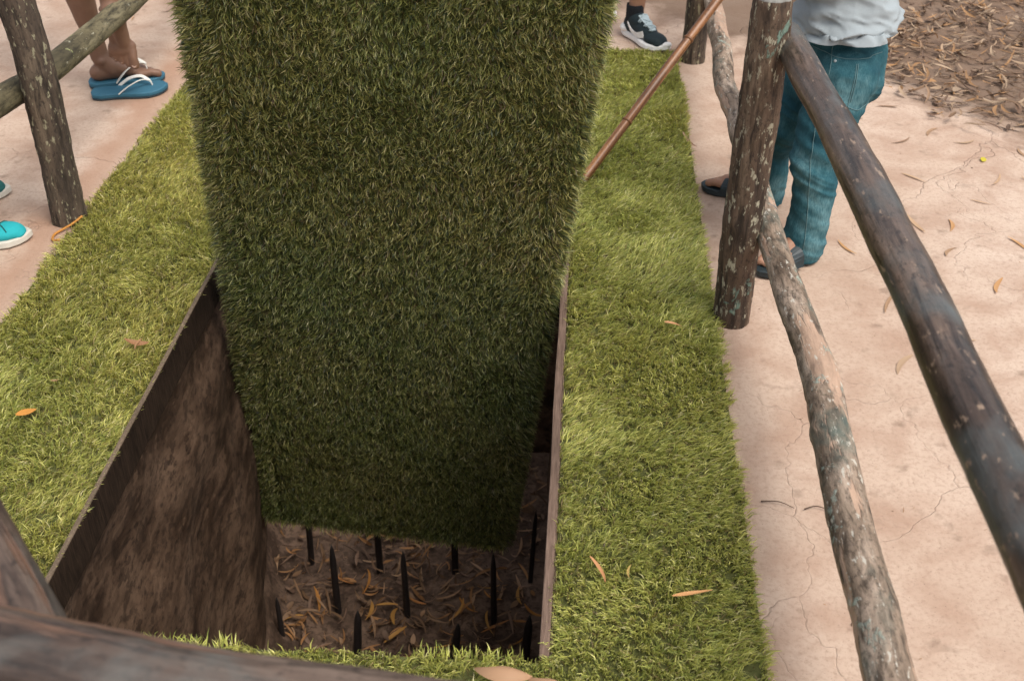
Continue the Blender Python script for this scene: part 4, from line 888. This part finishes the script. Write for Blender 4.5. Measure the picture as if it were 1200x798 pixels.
def person_sneaker():
    org = Vector((0.22, 4.50, 0)); root = empty('person', org, 'person in black and white running shoe standing at the far right corner of the turf', 'person')
    off = Matrix.Translation(-org); L = 0.265
    for which, Mx in (('A', place((0.165, 4.585), (0.155, -0.245), 0)), ('B', place((-0.02, 4.95), (0.13, -0.25), 0))):
        up = Clay(); shoe_upper(up, Mx, L, 0.95, True); sh = up.build('running_shoe', M['shoe_black'], root, org, 0.0032, 4)
        Mo = off @ Mx
        slab('midsole', L * 1.015, L * 0.36, 0.004, 0.028, M['shoe_white'], sh, Mo, 1, flare=0.05, rise=0.008, bev=0.006)
        hl = Clay(); hl.ell(Mo @ Vector((0.026, 0, 0.034)), (0.036, 0.043, 0.022), Mo.to_3x3()); hl.build('heel_foam', M['shoe_white'], sh, (0, 0, 0), 0.004, 3)
        tc = Clay(); tc.ell(Mo @ Vector((0.258, 0.012, 0.030)), (0.014, 0.022, 0.012), Mo.to_3x3()); tc.build('toe_guard', M['shoe_white'], sh, (0, 0, 0), 0.003, 3)
        me = sh.data; bv = BVHTree.FromPolygons([v.co.copy() for v in me.vertices], [tuple(p.vertices) for p in me.polygons])
        def onto(x, y, zdir=True):
            if zdir: o = Mo @ Vector((x, y, 0.3)); d = Mo.to_3x3() @ Vector((0, 0, -1))
            else: o = Mo @ Vector((x, -0.3, y)); d = Mo.to_3x3() @ Vector((0, 1, 0))
            h = bv.ray_cast(o, d); return (h[0] - d * 0.0022) if h[0] else None
        tg = [onto(x, 0) for x in (0.105, 0.125, 0.145, 0.165, 0.185)]
        band('tongue', [p for p in tg if p], Mo.to_3x3() @ Vector((0, 1, 0)), (0.040, 0.022), 0.004, M['lace'], sh)
        for i, x in enumerate((0.112, 0.128, 0.144, 0.160, 0.176)):
            w = 0.026 - 0.002 * i; pts = [onto(x + 0.004 * math.copysign(1, q) * (1 if i % 2 else -1), q * w) for q in (-1, -0.5, 0.001, 0.5, 1)]
            pts = [p + Vector((0, 0, 0.0035)) for p in pts if p]
            if len(pts) > 2: tube('lace', pts, 0.0030, M['lace'], sh, 6)
        # curved tick-shaped side emblem
        for sgn in (1,):
            a = [onto(x, z, False) for x, z in ((0.058, 0.068), (0.085, 0.046), (0.110, 0.037), (0.135, 0.040), (0.165, 0.050))]
            a = [p for p in a if p]
            if len(a) > 2: band('side_emblem', a, Mo.to_3x3() @ Vector((0, 0, 1)), (0.005, 0.026), 0.003, M['shoe_white'], sh)
        sk = Clay(); sk.cap(Mx @ Vector((0.052, 0, 0.06)), 0.036, Mx @ Vector((0.052, 0, 0.125)), 0.034); sk.build('sock', M['sock'], root, org, 0.004, 2, folds(0.001, (60, 60, 120), 2), cuts=(((0, 0, 0.132), (0, 0, 1)),), solid=0.002)
        if which == 'A': aA = Mx @ Vector((0.052, 0, 0.07))
        else: aB = Mx @ Vector((0.052, 0, 0.07))
    cl = Clay(); k = 1.0; R = rotz(math.radians(-58))
    J = dict(R=R, pelvis=(0.17, 4.72, 0.90), waist=(0.19, 4.69, 1.05), chest=(0.24, 4.62, 1.26), neck=(0.28, 4.55, 1.43), head=(0.31, 4.50, 1.56),
             shoL=(0.42, 4.66, 1.35), shoR=(0.10, 4.50, 1.35), elbL=(0.66, 4.50, 1.10), elbR=(0.02, 4.40, 1.09), wriL=(0.80, 4.25, 0.905), wriR=(0.12, 4.22, 0.98))
    leg(cl, (0.26, 4.74, 0.88), (0.24, 4.58, 0.48), aA, 0.95); leg(cl, (0.09, 4.74, 0.88), (0.06, 4.82, 0.48), aB, 0.95)
    cl.cap(aA - Vector((0, 0, 0.03)), 0.03, aA, 0.031); upper_body(cl, J, 1.0); cl.hand(J['wriR'], (0.3, -0.9, -0.3), (0, 0, 1), side=-1)
    # left hand closed round the stick: fingers circle the shaft
    ax = sdv.normalized(); w0 = Vector(J['wriL']); cen = sa + ax * (w0 - sa).dot(ax); rad = (w0 - cen).normalized(); cen = sa + ax * ((w0 - sa).dot(ax) + 0.03); pw = rad.cross(ax)
    cl.cap(w0, 0.025, cen + rad * 0.040, 0.024)
    for i in range(4):
        c0 = cen + ax * (-0.032 + 0.021 * i); pts = [c0 + (rad * math.cos(a) + pw * math.sin(a)) * 0.029 for a in np.linspace(0.2, 4.2, 7)]; cl.chain(pts, [0.011, 0.010, 0.0095, 0.009, 0.009, 0.0085, 0.008])
    pts = [cen + ax * 0.03 + (rad * math.cos(a) - pw * math.sin(a)) * 0.030 for a in np.linspace(0.2, 2.2, 5)]; cl.chain(pts, [0.013, 0.012, 0.011, 0.010, 0.009])
    cl.build('body', M['skin2'], root, org, 0.005, 4)
    sh = Clay(); sh.ell(J['pelvis'], (0.128, 0.158, 0.12), R); sh.cap((0.26, 4.74, 0.88), 0.10, (0.245, 4.62, 0.56), 0.085); sh.cap((0.09, 4.74, 0.88), 0.10, (0.07, 4.80, 0.56), 0.085)
    sh.build('shorts', M['cloth_b'], root, org, 0.009, 3, folds(0.008, (9, 9, 5), 28), cuts=(((0, 0, 0.56), (0, 0, -1)),), solid=0.003)
    te = Clay(); te.cap((0.17, 4.72, 0.93), 0.13, J['chest'], 0.13); te.ell(J['chest'], (0.118, 0.165, 0.14), R)
    for s in 'LR': te.cap(J['sho' + s], 0.068, Vector(J['sho' + s]).lerp(Vector(J['elb' + s]), 0.65), 0.06); te.cap(J['chest'], 0.1, J['sho' + s], 0.066)
    te.build('shirt', M['cloth_a'], root, org, 0.009, 3, folds(0.007, (8, 8, 6), 38)); hair_face(J, root, org, 1.0)
person_sneaker()

# ---- small person in jeans behind the right railing
def person_jeans():
    org = Vector((0.58, 2.98, 0)); root = empty('person', org, 'person in teal jeans and pale grey t-shirt behind the right railing', 'person')
    MN = place((0.635, 2.866), (-0.72, -0.69), 0.022); MF = place((0.565, 3.172), (-0.93, 0.36), 0.022)
    cl = Clay(); cl.foot(MN, 0.195, -1); cl.foot(MF, 0.195, 1)
    aN, aF = MN @ Vector((0.036, 0, 0.066)), MF @ Vector((0.036, 0, 0.066))
    kN, kF, hN, hF = Vector((0.607, 2.865, 0.285)), Vector((0.565, 3.085, 0.285)), Vector((0.655, 2.915, 0.495)), Vector((0.645, 3.05, 0.495))
    leg(cl, hN, kN, aN, 0.66); leg(cl, hF, kF, aF, 0.66)
    R = rotz(math.pi * 0.97); J = dict(R=R, pelvis=(0.665, 2.985, 0.515), waist=(0.665, 2.985, 0.62), chest=(0.640, 2.99, 0.765), neck=(0.615, 2.995, 0.885), head=(0.59, 3.0, 0.995),
             shoL=(0.63, 2.885, 0.825), shoR=(0.63, 3.10, 0.825), elbL=(0.535, 2.865, 0.735), elbR=(0.535, 3.12, 0.735), wriL=(0.455, 2.93, 0.80), wriR=(0.455, 3.06, 0.80))
    upper_body(cl, J, 0.72); cl.hand(J['wriL'], (-0.5, 0.5, 0.6), (-1, 0, 0.2), 0.12); cl.hand(J['wriR'], (-0.5, -0.5, 0.6), (-1, 0, 0.2), 0.12, side=-1)
    cl.build('body', M['skin2'], root, org, 0.0042, 4)
    je = Clay()
    je.ell((0.672, 2.985, 0.525), (0.108, 0.112, 0.095)); je.ell((0.712, 2.945, 0.475), (0.062, 0.062, 0.075)); je.ell((0.705, 3.03, 0.475), (0.062, 0.062, 0.075)); je.cap((0.665, 2.985, 0.53), 0.105, (0.665, 2.985, 0.62), 0.10)
    je.chain([hN + Vector((.008, 0, 0)), hN.lerp(kN, 0.55), kN, kN.lerp(aN, 0.5) + Vector((.010, -.006, 0)), Vector((0.604, 2.838, -0.03))], [0.088, 0.074, 0.062, 0.056, 0.055])
    je.chain([hF, hF.lerp(kF, 0.55), kF, kF.lerp(aF, 0.5), Vector((0.548, 3.160, -0.03))], [0.086, 0.072, 0.060, 0.052, 0.046])
    def wr(c):
        z = c[:, 2]; kn = np.exp(-((z - 0.27) / 0.10) ** 2) + 0.9 * np.exp(-((z - 0.06) / 0.06) ** 2) + 0.7 * np.exp(-((z - 0.42) / 0.05) ** 2) + 0.25
        rot = np.stack([c[:, 0] * 6 + z * 5, c[:, 1] * 6 - z * 4, z * 24 + c[:, 0] * 12], 1); r = fbm(rot, 3, 2)
        return 0.0065 * kn * (1 - 2 * np.abs(r)) - 0.003 + 0.003 * fbm(c * 40, 7, 2)
    jn = je.build('jeans', M['denim'], root, org, 0.004, 4, wr, cuts=(((0, 0, 0.010), (0, 0, -1)), ((0, 0, 0.588), (0, 0, 1))), solid=0.0025)
    me = jn.data; bv = BVHTree.FromPolygons([v.co.copy() for v in me.vertices], [tuple(p.vertices) for p in me.polygons])
    def on(x, z):
        h = bv.ray_cast(Vector((x, 2.2, z)) - org, Vector((0, 1, 0))); return (h[0] + Vector((0, -0.0012, 0))) if h[0] else None
    def seam(name, pts, r=0.0010):
        Q = []
        for (x0, z0), (x1, z1) in zip(pts[:-1], pts[1:]):
            for k in range(12): q = on(x0 + (x1 - x0) * k / 12, z0 + (z1 - z0) * k / 12); Q.append(q) if q else None
        if len(Q) > 3: tube(name, Q, r, M['stitch'], jn, 5, step=0.02)
    seam('side_seam', [(0.618, 0.575), (0.605, 0.49), (0.590, 0.40), (0.588, 0.30), (0.596, 0.19), (0.600, 0.10), (0.598, 0.035)])
    seam('pocket_seam', [(0.672, 0.548), (0.668, 0.50), (0.662, 0.445), (0.690, 0.432), (0.725, 0.440)])
    seam('pocket_seam', [(0.676, 0.548), (0.673, 0.50), (0.668, 0.452)]); seam('waistband_seam', [(0.575, 0.558), (0.63, 0.556), (0.69, 0.556), (0.75, 0.556)])
    rv = Clay(); q = on(0.622, 0.548); rv.ell(q, (0.004, 0.0025, 0.004), n=10); rv.build('rivet', M['emblem'], jn, (0, 0, 0), 0.001, 1)
    te = Clay(); te.cap((0.662, 2.985, 0.572), 0.112, (0.655, 2.985, 0.66), 0.117); te.ell((0.662, 2.985, 0.582), (0.118, 0.128, 0.045)); te.cap((0.655, 2.985, 0.66), 0.116, J['chest'], 0.106); te.ell(J['chest'], (0.090, 0.122, 0.10), R)
    for s in 'LR': te.cap(J['sho' + s], 0.056, Vector(J['sho' + s]).lerp(Vector(J['elb' + s]), 0.75), 0.052); te.cap(J['chest'], 0.08, J['sho' + s], 0.054)
    def tw(c):
        z = c[:, 2]; lo = np.exp(-((z - 0.59) / 0.07) ** 2) + 0.35
        r = fbm(np.stack([c[:, 0] * 5 + z * 7, c[:, 1] * 5 - z * 3, z * 17 - c[:, 0] * 9], 1), 13, 2); r2 = fbm(np.stack([c[:, 0] * 9 - z * 10, c[:, 1] * 9, z * 34 + c[:, 0] * 16], 1), 14, 2)
        return lo * (0.026 * (1 - 2 * np.abs(r)) + 0.012 * (1 - 2 * np.abs(r2))) - 0.008
    te.build('shirt', M['tee'], root, org, 0.004, 4, tw, cuts=(((0, 0, 0.555), (0.06, 0, -1)),)); hair_face(J, root, org, 0.80)
    off = Matrix.Translation(-org)
    for Mx, sd_ in ((MN, -1), (MF, 1)):
        Mb = off @ Mx @ Matrix.Translation((-0.008, 0, -0.022)); so = slab('sandal', 0.218, 0.090, 0.002, 0.022, M['sandal'], root, Mb, sd_, rise=0.003, bev=0.004)
        T = lambda x, y, z: Mb @ Vector((x, y * sd_, z))
        band('strap', [T(0.125, 0.042, 0.014), T(0.122, 0.040, 0.040), T(0.118, 0.020, 0.060), T(0.118, -0.008, 0.056), T(0.120, -0.034, 0.042), T(0.122, -0.043, 0.014)], Mb.to_3x3() @ Vector((1, 0, -0.4)), 0.055, 0.005, M['sandal'], so)
        tube('strap_emblem', [T(0.122, 0.026, 0.063), T(0.130, 0.018, 0.063), T(0.124, 0.008, 0.0655), T(0.116, 0.014, 0.0665), T(0.118, 0.022, 0.0655)], 0.0014, M['emblem'], so, 5)
        tube('edge_piping', [Mb @ Vector((x, y * sd_, 0.021)) for x, y in sole_outline(0.217, 0.089)[::3]], 0.0018, M['sandal'], so, 5, step=0.01)
person_jeans()

# ---- person at the left edge, only the shoe tips in view
def person_turquoise():
    org = Vector((-1.90, 2.80, 0)); root = empty('person', org, 'person at the left edge with turquoise canvas shoes on cream soles', 'person'); off = Matrix.Translation(-org); L = 0.25
    d = Vector((0.93, 0.37, 0)); A = []
    for (tx, ty, mt) in ((-1.520, 2.815, 'turq'), (-1.690, 3.075, 'turq_shaded')):  # the farther shoe wears the canvas with shadow painted in
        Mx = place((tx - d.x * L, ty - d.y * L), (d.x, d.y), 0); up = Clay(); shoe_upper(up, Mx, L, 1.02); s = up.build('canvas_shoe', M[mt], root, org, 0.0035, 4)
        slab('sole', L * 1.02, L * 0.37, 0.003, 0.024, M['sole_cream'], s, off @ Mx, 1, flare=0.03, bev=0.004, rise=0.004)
        me = s.data; bv = BVHTree.FromPolygons([v.co.copy() for v in me.vertices], [tuple(p.vertices) for p in me.polygons]); Mo = off @ Mx
        Q = []
        for y in np.linspace(-0.034, 0.034, 9):
            h = bv.ray_cast(Mo @ Vector((0.178 + 0.5 * abs(y), y, 0.3)), Vector((0, 0, -1)));
            if h[0]: Q.append(h[0] + Vector((0, 0, 0.001)))
        if len(Q) > 3: tube('toe_seam', Q, 0.0018, M['turq_shaded'] if mt == 'turq' else M['turq'], s, 5)
        A.append(Mx @ Vector((0.05, 0, 0.09)))
    R = rotz(0.38); cl = Clay()
    J = dict(R=R, pelvis=(-1.86, 2.85, 0.88), waist=(-1.86, 2.85, 1.03), chest=(-1.85, 2.85, 1.24), neck=(-1.84, 2.85, 1.40), head=(-1.81, 2.86, 1.53),
             shoL=(-1.90, 3.00, 1.33), shoR=(-1.79, 2.70, 1.33), elbL=(-1.93, 3.06, 1.08), elbR=(-1.77, 2.63, 1.08), wriL=(-1.80, 3.06, 0.90), wriR=(-1.66, 2.70, 0.92))
    leg(cl, (-1.83, 2.77, 0.86), (-1.75, 2.74, 0.47), A[0], 0.95); leg(cl, (-1.90, 2.93, 0.86), (-1.88, 2.98, 0.47), A[1], 0.95)
    upper_body(cl, J, 0.97); cl.hand(J['wriL'], (0.5, 0, -0.8), (1, 0, 0)); cl.hand(J['wriR'], (0.5, 0, -0.8), (1, 0, 0), side=-1); cl.build('body', M['skin2'], root, org, 0.007, 3)
    tr = Clay(); tr.ell(J['pelvis'], (0.128, 0.155, 0.12), R); tr.cap((-1.83, 2.77, 0.86), 0.10, (-1.75, 2.74, 0.47), 0.078); tr.cap((-1.75, 2.74, 0.47), 0.078, A[0] + Vector((0, 0, 0.04)), 0.062)
    tr.cap((-1.90, 2.93, 0.86), 0.10, (-1.88, 2.98, 0.47), 0.078); tr.cap((-1.88, 2.98, 0.47), 0.078, A[1] + Vector((0, 0, 0.04)), 0.062); tr.build('trousers', M['cloth_b'], root, org, 0.009, 3, folds(0.008, (9, 9, 7), 48), cuts=(((0, 0, 0.13), (0, 0, -1)),), solid=0.003)
    te = Clay(); te.cap((-1.86, 2.85, 0.92), 0.128, J['chest'], 0.128); te.ell(J['chest'], (0.118, 0.162, 0.14), R)
    for s in 'LR': te.cap(J['sho' + s], 0.068, Vector(J['sho' + s]).lerp(Vector(J['elb' + s]), 0.65), 0.06); te.cap(J['chest'], 0.1, J['sho' + s], 0.066)
    te.build('shirt', M['cloth_c'], root, org, 0.009, 3, folds(0.007, (8, 8, 6), 58)); hair_face(J, root, org, 0.97)
person_turquoise()
